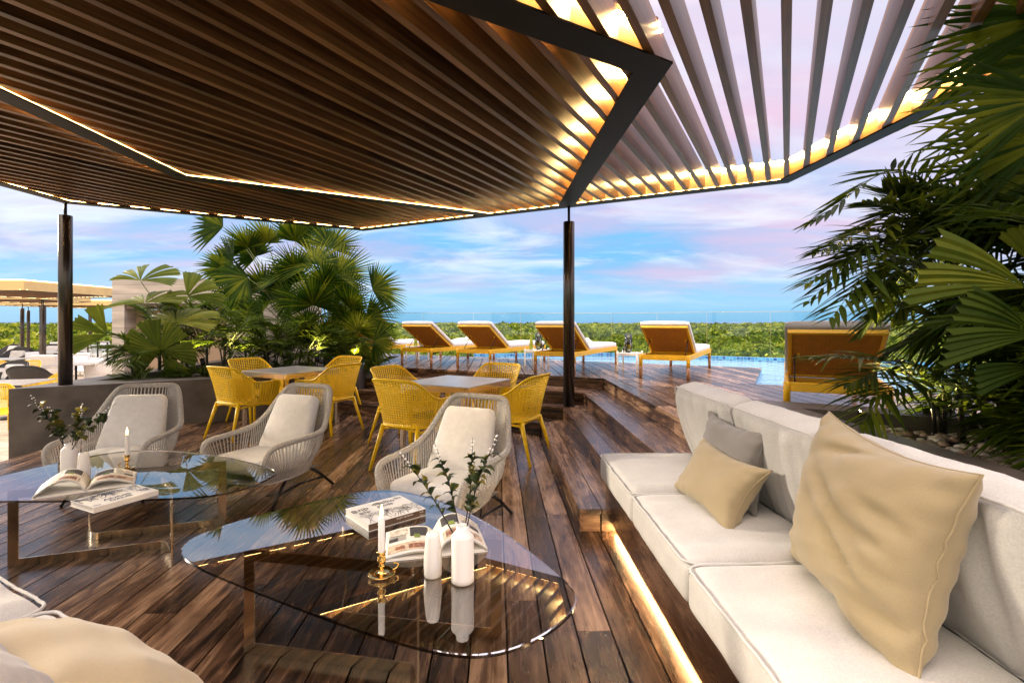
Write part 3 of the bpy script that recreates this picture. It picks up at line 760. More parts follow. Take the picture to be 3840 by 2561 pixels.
# ------------------------------------------------------------------ pillows
def pillow(name,label,w,h,T,Mx,mat,seed,wr=.012,pinch=.10,crease=None,n=44):
    b=MB(); vs=[];fs=[]
    def shape(u,v,s):
        au,av=abs(u),abs(v)
        x=w/2*u*(1-pinch*(1-v*v)*(au**3)); y=h/2*v*(1-pinch*(1-u*u)*(av**3))
        f=(max(0,1-au**2.4)*max(0,1-av**2.4))**.48
        z=T/2*f
        p=Vector((x*6,y*6,seed+s*2))
        edge=min(1,4*f)
        z+=wr*edge*noise.noise(p)+wr*.7*edge*noise.noise(Vector((x*4+y*7,y*15-x*6,seed+s)))
        k=1-min(1,f*1.15); z+=wr*.55*k*min(1,f*4)*math.sin((u*9 if av>au else v*9)*2.2+seed)
        if crease and s>0: 
            for (cu,cv,su,sv,ang,am) in crease:
                du,dv=u-cu,v-cv; a=math.cos(ang)*du+math.sin(ang)*dv; c=-math.sin(ang)*du+math.cos(ang)*dv
                z-=am*math.exp(-(c/sv)**2-(a/su)**2)
        return Vector((x,y,s*z))
    for s in (1,-1):
        o=len(vs)
        for i in range(n+1):
            for j in range(n+1):
                u=math.sin((i/n*2-1)*math.pi/2);v=math.sin((j/n*2-1)*math.pi/2)
                vs.append(shape(u,v,s))
        for i in range(n):
            for j in range(n):
                q=(o+i*(n+1)+j,o+(i+1)*(n+1)+j,o+(i+1)*(n+1)+j+1,o+i*(n+1)+j+1)
                fs.append(q if s>0 else tuple(reversed(q)))
    b.add(vs,fs,Mx,.5,True)
    o=b.build(name,mat); tag(o,label,'pillow')
    pp=[]
    for (ax,sg) in ((0,-1),(1,1),(0,1),(1,-1)):
        for i in range(30):
            t=(i/30*2-1)*(1 if (ax,sg) in ((0,-1),(1,1)) else -1)
            u,v=(t,sg) if ax==0 else (sg,t)
            q=shape(u,v,1); q.z+=wr*.35*noise.noise(Vector((q.x*20,q.y*20,seed))); pp.append(q)
    b=MB(); b.tube(pp,.0042,6,closed=True,M=Mx); sp=b.build('seam',mat); sp.parent=o
    return o
def frame(o,xa,ya):
    xa=Vector(xa).normalized(); ya=Vector(ya); za=xa.cross(ya).normalized(); ya=za.cross(xa)
    return Matrix(((xa.x,ya.x,za.x,o[0]),(xa.y,ya.y,za.y,o[1]),(xa.z,ya.z,za.z,o[2]),(0,0,0,1)))
def quadframe(bl,br,tr,tl,off=0):
    bl,br,tr,tl=map(Vector,(bl,br,tr,tl)); c=(bl+br+tr+tl)/4
    xa=(br-bl)+(tr-tl); ya=(tl-bl)+(tr-br)
    m=frame(c,xa,ya); z=Vector((m[0][2],m[1][2],m[2][2])); m.translation=c+z*off
    return m,xa.length/2,ya.length/2
m,w,h=quadframe(P(2956,2068,2.02),P(3500,2640,1.235),P(3560,1792,1.32),P(3078,1555,2.06),-.02)
pillow('pillow','large beige scatter pillow leaning against the back of the long sofa in the foreground',w*1.0,h*1.09,.27,m,M['beige'],2.2,.018,.15,
   [(.25,-.25,.5,.06,-.42,.036),(.1,.12,.6,.07,-.5,.034),(.62,.32,.35,.05,-.2,.03),(.7,-.55,.3,.05,.1,.03),(.6,.05,.35,.04,-.15,.034),(-.15,.75,.35,.06,.35,.028),(-.3,-.1,.3,.08,-.6,.014)])
m,w,h=quadframe(P(2530,1826,2.82),P(2762,2004,2.20),P(2838,1762,2.29),P(2643,1643,2.86),-.01)
pillow('pillow','small beige lumbar pillow standing in front of the grey pillow on the sofa',w*1.08,h*1.12,.17,m,M['beige'],5.5,.010,.20)
m,w,h=quadframe(P(2620,1780,2.95),P(2830,1930,2.36),P(2860,1622,2.40),P(2657,1552,2.96),-.01)
pillow('pillow','small dark grey pillow behind the beige lumbar pillow on the sofa',w*1.08,h*1.10,.16,m,M['grey'],8.1,.011,.20)
# pillows on the near sofa (bottom left)
m=frame(P_*1.32+S_*.48+Vector((0,0,.655)),-P_,UP*.45-S_*.89)
pillow('pillow','big pale yellow pillow lying on the sofa at the bottom left corner',.66,.44,.18,m,M['beige'],3.3,.014,.10,[(.1,.1,.5,.06,.8,.02),(-.3,.3,.4,.06,.5,.02)])
m=frame(P_*1.27+S_*.235+Vector((0,0,.83)),-P_,UP*.32-S_*.95)
pillow('pillow','grey pillow lying over the pale yellow pillow at the bottom left corner',.50,.34,.13,m,M['grey'],6.3,.010,.06)
# ------------------------------------------------------------------ coffee tables
def ribbon(mb,pts,z0,z1,th):
    pts=[Vector((p[0],p[1],0)) for p in pts]; m=len(pts); vs=[];fs=[]
    for i in range(m):
        t=(pts[min(i+1,m-1)]-pts[max(i-1,0)]).normalized(); n=Vector((-t.y,t.x,0))*th/2
        for q in (pts[i]+n,pts[i]-n):
            vs.append((q.x,q.y,z0)); vs.append((q.x,q.y,z1))
    for i in range(m-1):
        a=i*4;c=a+4
        fs+=[(a,c,c+1,a+1),(a+2,a+3,c+3,c+2),(a+1,c+1,c+3,a+3),(a,a+2,c+2,c)]
    fs+=[(0,1,3,2),(4*m-4,4*m-2,4*m-1,4*m-3)]
    mb.add(vs,fs)
TC=Vector((-.589,2.211,0)); ZT=.452
outl=[(412,1268),(425,1243),(470,1220),(560,1190),(700,1155),(800,1133),(870,1124),(930,1127),(1000,1144),(1060,1168),(1130,1204),(1200,1250),(1262,1300),(1310,1342),(1327,1372),(1316,1400),(1285,1432),(1235,1464),(1180,1489),(1110,1503),(1060,1502),(1000,1494),(900,1468),(800,1435),(700,1399),(600,1360),(500,1321),(440,1292)]
ow=[G(x*1.63335,y*1.63335,ZT)-Vector((TC.x,TC.y,ZT)) for x,y in outl]
os_=[]
mm=len(ow)
for i in range(mm):
    a,bq,c,d=ow[i-1],ow[i],ow[(i+1)%mm],ow[(i+2)%mm]
    for f in (0,.25,.5,.75):
        os_.append(.5*((2*bq)+(c-a)*f+(2*a-5*bq+4*c-d)*f*f+(3*bq-a-3*c+d)*f**3))
def smoothloop(p,k):
    for _ in range(k): p=[(p[i-1]+p[i]*2+p[(i+1)%len(p)])/4 for i in range(len(p))]
    return p
os_=smoothloop(os_,6)
egm=thin_glass('glass_edge',(.10,.10,.09),1.9)
def coffee_table(label):
    t=thing('coffee_table',label,'coffee table',(TC.x,TC.y,0),0,'glass coffee tables')
    b=MB(); nn=len(os_); ar=sum(os_[i].x*os_[(i+1)%nn].y-os_[(i+1)%nn].x*os_[i].y for i in range(nn))
    pp=os_ if ar>0 else os_[::-1]
    vs=[(p.x*.994,p.y*.994,ZT) for p in pp]+[(p.x,p.y,ZT-.002) for p in pp]+[(p.x,p.y,ZT-.011) for p in pp]
    b.add(vs,[tuple(range(nn))]+[(i+nn,(i+1)%nn+nn,(i+1)%nn,i) for i in range(nn)],mi=0)
    b.add(vs[nn:],[(i+nn,(i+1)%nn+nn,(i+1)%nn,i) for i in range(nn)],mi=1,sm=True)
    o=b.build('glass_top',[M['tableglass'],egm]); o.parent=t
    L1=Vector((-.543,-.044,0));K=Vector((.209,-.181,0));L3=Vector((.259,-.411,0))
    for sg in (1,-1):
        a,k,e=L1*sg,K*sg,L3*sg
        d1=(a-k).normalized(); d2=(e-k).normalized(); rad=.05
        path=[a]; 
        for i in range(9):
            f=i/8; path.append((k+d1*rad*(1-f)).lerp(k+d2*rad*f,f))
        path.append(e)
        b=MB(); ribbon(b,path,.001,.046,.008); ribbon(b,path,.392,.439,.008)
        ribbon(b,[a,a-d1*.048],.0465,.3915,.008); ribbon(b,[e-d2*.048,e],.0465,.3915,.008)
        o=b.build('leg_frame',M['chrome']); o.parent=t
    return t
ct1=coffee_table('smoked glass coffee table with a candle and two white vases in the centre foreground')
ct2=dup(ct1,(-2.4175,3.22,0),R(30),'smoked glass coffee table with an open magazine in front of the left woven chair')
def text_mesh(s,size,bold=0):
    cu=bpy.data.curves.new('t','FONT'); cu.body=s; cu.size=size; cu.align_x='CENTER'; cu.align_y='CENTER'; cu.offset=bold; cu.resolution_u=3
    ob=bpy.data.objects.new('t',cu); col.objects.link(ob); dg=bpy.context.evaluated_depsgraph_get(); dg.update()
    me=bpy.data.meshes.new_from_object(ob.evaluated_get(dg)); bpy.data.objects.remove(ob); return me
def put_text(s,size,loc,rot,mat,parent,name='lettering',bold=0):
    me=text_mesh(s,size,bold); me.materials.clear(); me.materials.append(mat); me.name=name
    o=bpy.data.objects.new(name,me); col.objects.link(o); o.parent=parent; o.matrix_local=Matrix.Translation(loc)@rot; return o
def branches(mb,w,h,cx,cy,z,seed,n):
    """flat twig drawing for a printed cover"""
    r=random.Random(seed)
    def grow(x,y,a,l,t,k):
        if k==0 or l<.006: return
        x2=x+math.cos(a)*l;y2=y+math.sin(a)*l
        x2=max(cx-w/2,min(cx+w/2,x2)); y2=max(cy-h/2,min(cy+h/2,y2))
        d=Vector((x2-x,y2-y,0)); 
        if d.length<1e-4: return
        nn=Vector((-d.y,d.x,0)).normalized()*t
        mb.add([(x-nn.x,y-nn.y,z),(x+nn.x,y+nn.y,z),(x2+nn.x*.7,y2+nn.y*.7,z),(x2-nn.x*.7,y2-nn.y*.7,z)],[(0,3,2,1)])
        for _ in range(2 if k>2 else 3): grow(x2,y2,a+r.uniform(-.8,.8),l*r.uniform(.65,.9),t*.7,k-1)
    for i in range(n): grow(cx+r.uniform(-w/2,w/2),cy-h/2,r.uniform(.9,2.2),h*.30,.0016,6)
def book(name,label,loc,rz,w,d,hh,cover,group=None):
    t=thing(name,label,'book',loc,rz,group)
    def lo(o): o.parent=t; return o
    b=MB(); b.box((0,.001,hh/2),(w-.006,d-.006,hh-.0062)); lo(b.build('pages',M['paper']))
    b=MB(); b.box((0,0,hh-.0015),(w,d,.003)); b.box((0,0,.0015),(w,d,.003)); 
    b.box((0,-d/2+.001,hh/2),(w,.003,hh-.0065),mi=1); lo(b.build('cover',[M['white'],cover]))
    return t
bk=book('book','brown spined book with tree branches on its cover lying on the central glass table',(-.618,2.50,ZT+.0008),R(41.4),.297,.254,.034,M['brown'])
b=MB(); branches(b,.285,.112,0,-.062,.0347,4,15); o=b.build('cover_print',M['ink']); o.parent=bk
I4=Matrix.Identity(4)
R180=Matrix.Rotation(math.pi,4,'Z')
for s,sz,x,y in (('dlr8',.055,-.105,.055),('da8',.04,-.10,.012),('d8alko',.046,.03,.085),('plods',.040,.02,.045),('bu',.035,.118,.098)):
    put_text(s,sz,(x,y,.0349),R180 if s in('dlr8','da8') else I4,M['ink'],bk,bold=.0006)
rs90=Matrix.Rotation(R(90),4,'X')
put_text('langful alphabets',.0135,(.035,-.1281,.0235),rs90,M['paper'],bk)
put_text('pages',.0115,(-.095,-.1281,.0235),rs90,M['paper'],bk); put_text('mela',.012,(.125,-.1281,.0235),rs90,M['paper'],bk)
put_text('anno',.009,(.125,-.1281,.0095),rs90,M['paper'],bk)
bk2=book('book','white hardback with a blue printed cover in front of the open magazine',(-2.098,2.71,ZT+.0008),R(64),.302,.224,.028,M['paper'])
b=MB(); branches(b,.29,.10,0,.055,.0287,9,30); o=b.build('cover_print',M['blueink']); o.parent=bk2
for s,sz,x,y in (('ADDIS',.045,-.01,-.035),('DALIB',.038,-.01,-.072),('qoa',.038,.115,-.02),('108',.03,.115,-.05),('Ths',.022,-.125,-.085)):
    put_text(s,sz,(x,y,.0289),I4,M['blueink'],bk2,bold=.001)
def magazine(label,loc,rz,W,Dp,curl,seed):
    t=thing('open_magazine',label,'magazine',loc,rz)
    r=random.Random(seed)
    for sg in (-1,1):
        hh=curl[0] if sg<0 else curl[1]
        b=MB(); n=22; vs=[];fs=[]
        pr=[]
        for i in range(n+1):
            f=i/n; x=sg*W*f; z=.012+hh*math.sin(min(1,f*1.02)*math.pi)**.8*(1-.45*f)+.004*(1-f)
            if f<.12: z=.004+(z-.004)*(f/.12)**.6
            pr.append((x,z))
        for k,(dz,sc_) in enumerate(((0,1),(-.004,.985),(-.0075,.975))):
            o=len(vs)
            for (x,z) in pr:
                zz_=max(.0012,(z+dz)*sc_)
                vs+= [(x,-Dp/2+.002*k,zz_),(x,Dp/2-.002*k,zz_)]
        m=2*(n+1)
        for k in range(3):
            for i in range(n):
                a=k*m+i*2; q=(a,a+2,a+3,a+1); fs.append(q if sg>0 else tuple(reversed(q)))
        b.add(vs,fs,None,.5,True); o=b.build('pages',M['paper'],solid=.0012); o.parent=t
        b=MB(); b.box((sg*W/2,0,.0012),(W,Dp+.006,.0018))
        b.box((sg*W*.48,0,.0055),(W*.92,Dp-.006,.006)); o=b.build('page_block',M['paper']); o.parent=t
        # printed pictures and text lines following the page
        pm_=[plain('print_%s'%k,c,.55,0,.5,60) for k,c in (('dark',(.05,.045,.045)),('tan',(.55,.42,.30)),('rust',(.24,.10,.06)),('green',(.22,.28,.05)),('pale',(.62,.55,.45)))] if not hasattr(magazine,'pm') else magazine.pm
        magazine.pm=pm_
        b=MB()
        def zat(x): 
            f=min(max(abs(x)/W,0),1)*n; i=min(int(f),n-1); g=f-i; return pr[i][1]*(1-g)+pr[i+1][1]*g
        def patch(x0,x1,y0,y1,mi):
            m_=8; vs=[];
            for i in range(m_+1):
                x=x0+(x1-x0)*i/m_; vs+=[(sg*x,y0,zat(x)+.0016),(sg*x,y1,zat(x)+.0016)]
            fs=[(2*i,2*i+2,2*i+3,2*i+1) for i in range(m_)]
            b.add(vs,fs if sg>0 else [tuple(reversed(f)) for f in fs],None,.5,True,mi)
        for (x0,x1,y0,y1,mi) in ((.12,.5,.02,.11,0),(.14,.95,-.105,-.03,1),(.2,.55,-.09,-.05,2),(.62,.8,-.085,-.055,2),(.55,.92,.05,.11,4),(.3,.42,.0,.04,3),(.75,.93,.0,.03,0)):
            patch(x0*W,x1*W,y0*Dp/.25,y1*Dp/.25,mi)
        for i in range(9): patch(.58*W,.93*W,(.045-.008*i)*Dp/.25,(.0475-.008*i)*Dp/.25,0) if i<7 else None
        o=b.build('print',pm_); o.parent=t
    return t
magazine('open magazine with colour pictures beside the candle on the central glass table',(-.33,2.19,ZT+.0005),R(13),.205,.26,(.02,.075),1)
magazine('open magazine with a curled left page on the left glass table',(-2.44,2.95,ZT+.0005),R(34),.22,.26,(.085,.05),2)
def vase(label,x,y,tall,loc=None):
    t=thing('vase',label,'vase',(x,y,ZT+.0005))
    b=MB(); n=28
    if tall: prof=[(.0,0),(.036,0),(.042,.006),(.042,.022),(.0412,.026),(.0412,.166),(.0395,.170),(.0255,.187),(.0235,.190),(.0225,.206),(.0185,.206),(.017,.19),(.0165,.12),(0,.12)]
    else: prof=[(0,0),(.029,0),(.0325,.006),(.034,.05),(.032,.09),(.026,.150),(.021,.164),(.0165,.165),(.0165,.1),(0,.1)]
    b.lathe(prof,n)
    # long facets cut into one side
    vs=[]
    for i,v in enumerate(b.v):
        x_,y_,z_=v; an=math.atan2(y_,x_); rr=math.hypot(x_,y_)
        k=1-.045*max(0,math.cos(3*an+ (1.2 if tall else .4)+z_*6)) if rr>.02 and .03<z_<.15 else 1
        vs.append((x_*k,y_*k,z_))
    b.v=vs
    o=b.build('vase_body',M['ceramic']); o.parent=t
    return t
VZ=ZT+.0005
vase('tall white ceramic vase holding berry branches on the central glass table',-.18,1.865,True)
vase('small white tapered vase between the candle and the tall vase',-.295,1.908,False)
vase('tall white ceramic vase with leafy branches on the left glass table',-2.695,3.116,True)
vase('small white tapered vase behind the magazine on the left glass table',-2.56,3.06,False)
def candle(label,x,y,rz):
    t=thing('candlestick',label,'candle holder',(x,y,VZ),rz)
    b=MB(); b.lathe([(0,.002),(.036,.0),(.050,.010),(.0505,.013),(.046,.011),(.022,.008),(.014,.013),(.008,.020),(.0065,.030),(.010,.036),(.010,.041),(.0065,.045),(.008,.050),(.015,.054),(.0165,.058),(.0165,.064),(.0145,.066),(.0145,.086),(.0165,.088),(.0165,.092),(.0125,.092),(.012,.075),(0,.075)],28)
    pts=[Vector((.046+.020*math.sin(a*math.pi/8)*1.0,0,.012+.012*(1-math.cos(a*math.pi/8)))) for a in range(9)]+[Vector((.05,0,.034))]
    b.tube(pts,.0032,8); o=b.build('holder',M['brass']); o.parent=t
    b=MB(); b.lathe([(.0118,.076),(.0122,.09),(.0118,.215),(.008,.221),(0,.219)],18); o=b.build('candle',M['wax']); o.parent=t
    b=MB(); b.tube([(0,0,.218),(.001,0,.226),(.002,0,.231)],.0011,5); w=b.build('wick',M['stem']); w.parent=o
    b=MB(); b.lathe([(0,.222),(.0045,.228),(.0062,.236),(.0045,.248),(.0018,.260),(0,.268)],10); w=b.build('flame',M['flame']); w.parent=o
candle('lit white candle in a brass holder on the central glass table',-.486,1.908,R(35))
candle('lit white candle in a brass holder on the left glass table',-2.47,3.285,R(170))
def sprig(label,base,ends,seed,group=None,leafs=(.035,.055)):
    """berry branch bundle; ends = list of tip points"""
    t=thing('berry_branches',label,'branches',base)
    r=random.Random(seed)
    bme=None
    for e in ends:
        bs,lf,be=MB(),MB(),[]
        e=Vector(e); b0=Vector(base)+Vector((r.uniform(-.01,.01),r.uniform(-.01,.01),0)); mid=(b0+e)/2+Vector((0,0,.03))+Vector((r.uniform(-.015,.015),r.uniform(-.015,.015),0))
        c=spline([b0,mid,e],24); bs.tube(c,[.0032*(1-.75*i/23) for i in range(24)],6)
        for i in range(6,23):
            d=(c[i]-c[i-1]).normalized()
            if i<18:
                for sd in range(2):
                    an=r.uniform(0,6.28); u=d.orthogonal().normalized(); w=d.cross(u); dr=(u*math.cos(an)+w*math.sin(an)+d*.55+Vector((0,0,.15))).normalized()
                    if r.random()<.22: continue
                    L=r.uniform(*leafs); wd=L*.33; nn=dr.cross(Vector((r.uniform(-.3,.3),r.uniform(-.3,.3),1))).normalized()
                    upn=nn.cross(dr); vs=[];
                    for k,(f,wf) in enumerate(((0,.05),(.25,.8),(.5,1),(.75,.7),(1,.03))):
                        p=c[i]+dr*L*f-upn*(-.012*math.sin(f*3))-Vector((0,0,L*.25*f*f)); vs+=[p-nn*wd*wf+upn*.004*wf,p,p+nn*wd*wf+upn*.004*wf]
                    fs=[]
                    for k in range(4): fs+=[(3*k,3*k+1,3*k+4,3*k+3),(3*k+1,3*k+2,3*k+5,3*k+4)]
                    lf.add(vs,fs,None,r.random()**1.5,True)
            if i>14:
                for sd in range(2):
                    an=r.uniform(0,6.28); u=d.orthogonal().normalized(); w=d.cross(u); p=c[i]+(u*math.cos(an)+w*math.sin(an))*.006
                    be.append(p)
        tw=keepw(bs.build('twig',M['stem']),t); l_=lf.build('leaves',M['sprig'],solid=.0006); l_.parent=tw; l_.matrix_parent_inverse=tw.matrix_parent_inverse.copy(); l_.matrix_parent_inverse.identity()
        for p in be:
            if bme is None:
                q=MB(); q.add([v*.0042 for v in iv],iff,None,.5,True); o=q.build('berry',M['berry']); bme=o.data
            else:
                o=bpy.data.objects.new('berry',bme); col.objects.link(o)
            o.parent=tw; o.location=p
zt=VZ+.2
yv=1.865
sprig('branches with white berries and dark leaves in the vase on the central table',(-.18,yv,VZ+.125),[P(1490,1690,2.05),P(1628,1655,2.0),P(1772,1640,1.98),P(1872,1620,1.82)],3)
sprig('leafy branches with white berries in the vase on the left table',(-2.695,3.116,VZ+.125),[P(112,1476,3.15),P(180,1520,3.25),P(312,1508,3.1),P(438,1510,3.05)],8,leafs=(.05,.075))
# ------------------------------------------------------------------ woven lounge chairs
def lounge_chair(label,loc,rz,group):
    t=thing('lounge_chair',label,'armchair',loc,rz,group)
    half=[(-.265,-.385,.235),(-.315,-.42,.35),(-.345,-.41,.455),(-.355,-.34,.505),(-.365,-.16,.515),(-.382,.04,.525),(-.385,.16,.55),(-.352,.25,.63),(-.305,.34,.76),(-.262,.40,.85),(-.215,.428,.884),(-.15,.44,.89),(0,.443,.89)]
    full=half+[(-x,y,z) for (x,y,z) in half[-2::-1]]
    NR=840; c=spline(full,NR)
    def lo(o): o.parent=t; return o
    b=MB(); b.tube(c,[.0245 if (i%4) in (1,2) else .0185 for i in range(NR)],9)
    # front lower bar, also wrapped
    fr=spline([(-.275,-.385,.235),(-.2,-.40,.215),(0,-.405,.21),(.2,-.40,.215),(.275,-.385,.235)],170)
    b.tube(fr,[.0200 if (i%4) in (1,2) else .0155 for i in range(170)],9)
    lo(b.build('rope_frame',M['rope']))
    bh=[(-.275,-.385,.225),(-.285,-.36,.215),(-.29,-.30,.205),(-.29,-.22,.20),(-.285,-.12,.195),(-.28,-.02,.195),(-.27,.08,.20),(-.25,.15,.205),(-.215,.20,.21),(-.17,.225,.215),(-.11,.235,.22),(0,.24,.22)]
    bf=bh+[(-x,y,z) for (x,y,z) in bh[-2::-1]]
    bl=spline(bf,NR)
    b=MB()
    for i in range(12,NR-12,7):
        a,e=c[i],bl[i]; out=Vector((a.x,a.y-.0,0)); m=a.lerp(e,.5)+Vector((a.x*.07,.02 if a.y>.1 else 0,-.01))
        b.tube([a,m,e],.0050,5,False)
    lo(b.build('rope_weave',M['rope']))
    b=MB(); b.tube(bl[::4],.010,8); b.tube([(-.28,-.05,.197),(.28,-.05,.197)],.009,8); b.tube([(-.26,.12,.20),(.26,.12,.20)],.009,8)
    # woven seat underside
    for k in range(26):
        y=-.36+.58*k/25; x=.275-.0*k; b.tube([(-.28,y,.212),(0,y,.20),(.28,y,.212)],.005,5,False)
    lo(b.build('seat_frame',M['rope']))
    b=MB()
    def fs(q):
        q=q.copy(); q.z+=.028*(1-(q.x/.27)**2)*(1-(q.y/.28)**2)*(1 if q.z>0 else .1); return q
    vs,f=grid_box(.275,.30,.07,.055,(20,20,6),fs); b.add(vs,f,Matrix.Translation((0,-.105,.318))@Matrix.Rotation(R(-3),4,'X'),.5,True)
    lo(b.build('seat_cushion',M['seatfab']))
    b=MB()
    def fb(q):
        q=q.copy(); k=(q.y+.27)/.54; q.x*=1-.25*k; q.z+=.03*(1-(q.x/.25)**2)*(1-(q.y/.27)**2)*(1 if q.z>0 else .2); return q
    vs,f=grid_box(.28,.262,.060,.055,(20,20,6),fb); b.add(vs,f,Matrix.Translation((0,.20,.578))@Matrix.Rotation(R(66),4,'X'),.5,True)
    lo(b.build('back_cushion',M['seatfab']))
    for sx in (-1,1):
        b=MB(); b.tube([(sx*.25,-.10,.20),(sx*.275,-.20,.12),(sx*.30,-.31,.006)],[.0135,.013,.012],10); lo(b.build('leg',M['blackmetal']))
        b=MB(); b.tube([(sx*.26,.15,.21),(sx*.285,.24,.14),(sx*.32,.375,.006)],[.0135,.013,.012],10); lo(b.build('leg',M['blackmetal']))
        b=MB(); b.tube([(sx*.283,-.245,.085),(sx*.285,0,.115),(sx*.296,.285,.10)],.010,8); lo(b.build('brace',M['blackmetal']))
    t.scale=(.93,.93,.93)
    return t
lc=lounge_chair('woven grey rope armchair nearest the dark planter wall, behind the left glass table',(-3.17,4.18,0),R(10),'woven rope armchairs')
dup(lc,(-1.94,4.18,0),R(-21),'woven grey rope armchair standing between the other two rope armchairs')
dup(lc,(-.42,3.54,0),R(-25),'woven grey rope armchair closest to the steps, behind the berry branches')
# ------------------------------------------------------------------ perforated yellow chairs
def yellow_chair(label,loc,rz,group):
    t=thing('plastic_chair',label,'chair',loc,rz,group)
    def lo(o): o.parent=t; return o
    rh=[(-.282,-.30,.585),(-.292,-.285,.64),(-.296,-.24,.662),(-.30,-.12,.664),(-.304,.0,.668),(-.304,.08,.69),(-.296,.16,.745),(-.278,.24,.81),(-.25,.30,.85),(-.19,.328,.862),(-.10,.335,.864),(0,.337,.865)]
    bh=[(-.232,-.275,.395),(-.236,-.25,.392),(-.238,-.20,.392),(-.240,-.11,.395),(-.240,-.02,.40),(-.240,.05,.405),(-.236,.11,.41),(-.226,.165,.415),(-.20,.205,.42),(-.15,.228,.42),(-.08,.236,.42),(0,.238,.42)]
    rf=rh+[(-x,y,z) for x,y,z in rh[-2::-1]]; bf=bh+[(-x,y,z) for x,y,z in bh[-2::-1]]
    NU,NV=62,19
    rc=spline(rf,NU+1); bc=spline(bf,NU+1)
    def cells(b,grid,nu,nv,holed):
        vs=[];fs=[]
        for i in range(nu):
            for j in range(nv):
                q=[grid[i][j],grid[i+1][j],grid[i+1][j+1],grid[i][j+1]]
                o=len(vs)
                if holed(i,j):
                    c=(q[0]+q[1]+q[2]+q[3])/4; mids=[(q[k]+q[(k+1)%4])/2 for k in range(4)]
                    d=[c.lerp(m_,.93) for m_ in mids]; vs+=q+d
                    for k in range(4):
                        l=(k+1)%4
                        fs.append((o+k,o+l,o+4+k)); fs.append((o+l,o+4+l,o+4+k))
                else:
                    vs+=q; fs.append((o,o+1,o+2,o+3))
        b.add(vs,fs,None,.5,True)
    grid=[]
    for i in range(NU+1):
        row=[]
        for j in range(NV+1):
            v=j/NV; p=bc[i].lerp(rc[i],v); bulge=.018*math.sin(v*math.pi)
            n=Vector((p.x,p.y-.0,0)); 
            if p.y>.1: n=Vector((p.x*.5,.25,0))
            p=p-n.normalized()*bulge*.5 if p.y>.1 else p+n.normalized()*bulge*.3
            row.append(p)
        grid.append(row)
    b=MB(); cells(b,grid,NU,NV,lambda i,j: 17<i<NU-18 and 0<j<NV-1 or (10<i<NU-11 and 1<j<NV-1))
    lo(b.build('backrest',M['yellow'],solid=.004))
    b=MB(); b.tube(rc,.0085,8); b.tube(bc,.011,8); lo(b.build('rim',M['yellow']))
    g2=[];n2,m2=24,24
    for i in range(n2+1):
        row=[];u=i/n2*2-1
        for j in range(m2+1):
            v=j/m2; y=-.275+v*.50; w=.236 if v<.75 else .236-.04*((v-.75)/.25)**2
            z=.402+.02*v-.018*math.cos(u*1.5)*math.sin(v*3.0)-(.012*(1-v*12)**2 if v<.083 else 0)
            row.append(Vector((u*w,y,z)))
        g2.append(row)
    b=MB(); cells(b,g2,n2,m2,lambda i,j: 2<i<n2-3 and 3<j<m2-2)
    b.tube([(-.232,-.275,.392),(-.1,-.283,.388),(.1,-.283,.388),(.232,-.275,.392)],.009,8)
    lo(b.build('seat',M['yellow'],solid=.004))
    for sx in (-1,1):
        b=MB(); b.tube([(sx*.228,-.245,.395),(sx*.245,-.262,.22),(sx*.262,-.285,.0)],[.0215,.0185,.014],10); lo(b.build('leg',M['yellow']))
        b=MB(); b.tube([(sx*.205,.20,.42),(sx*.228,.25,.25),(sx*.262,.325,.0)],[.0235,.019,.0145],10); lo(b.build('leg',M['yellow']))
        b=MB()
        for (z,r_) in ((.372,.013),): b.tube(spline([(sx*.23,-.24,.36),(sx*.232,-.1,.385),(sx*.232,.05,.385),(sx*.215,.20,.37)],10),r_,8)
        lo(b.build('side_rail',M['yellow']))
    b=MB(); b.tube(spline([(-.21,.20,.375),(-.1,.212,.40),(.1,.212,.40),(.21,.20,.375)],10),.012,8); lo(b.build('back_rail',M['yellow']))
    return t
def dining_table(label,loc,rz,group,mat=None):
    t=thing('dining_table',label,'table',loc,rz,group)
    w=.87
    b=MB(); b.box((0,0,.744),(w,w,.012)); o=b.build('tabletop',M['tabletop'],bevel=.002); o.parent=t
    b=MB()
    for (c,s) in (((0,-w/2+.014,.708),(w-.1,.024,.058)),((0,w/2-.014,.708),(w-.1,.024,.058)),((-w/2+.014,0,.708),(.024,w-.1,.058)),((w/2-.014,0,.708),(.024,w-.1,.058))): b.box(c,s)
    o=b.build('apron',M['chrome']); o.parent=t
    for sx in (-1,1):
        for sy in (-1,1):
            b=MB(); b.box((sx*(w/2-.025),sy*(w/2-.025),.3685),(.046,.046,.737)); o=b.build('leg',M['chrome'],bevel=.003); o.parent=t
    return t
T2=Vector((-.605,5.62,0)); T1=Vector((-2.98,6.93,0))
gt='steel dining tables on the deck'; gy='yellow perforated chairs round the dining tables'
dt=dining_table('square steel dining table with blue sky reflection, nearer the black post',T2,-TH,gt)
dup(dt,T1,-TH,'square steel dining table standing in front of the fan palms')
off=.735
spots=[(T2-S_*off,R(151.8),'yellow perforated chair with its back to the camera at the right dining table'),
 (T2-P_*.70,R(-118.2),'yellow perforated chair beside the steps at the right dining table'),
 (T2+S_*.72,R(-28.2),'yellow perforated chair facing us behind the right dining table'),
 (T2+P_*.72,R(61.8),'yellow perforated chair on the left far side of the right dining table'),
 (T1-S_*.70,R(151.8),'yellow perforated chair with its back to us at the dining table before the palms'),
 (T1-P_*.72,R(-118.2),'yellow perforated chair on the right near side of the palm side dining table'),
 (T1+S_*.74,R(-28.2),'yellow perforated chair at the far right of the palm side dining table'),
 (T1+P_*.70,R(61.8),'yellow perforated chair backing onto the planter at the palm side dining table')]
yc=None
for (p,a,l) in spots:
    if yc is None: yc=yellow_chair(l,p,a,gy)
    else: dup(yc,p,a,l)
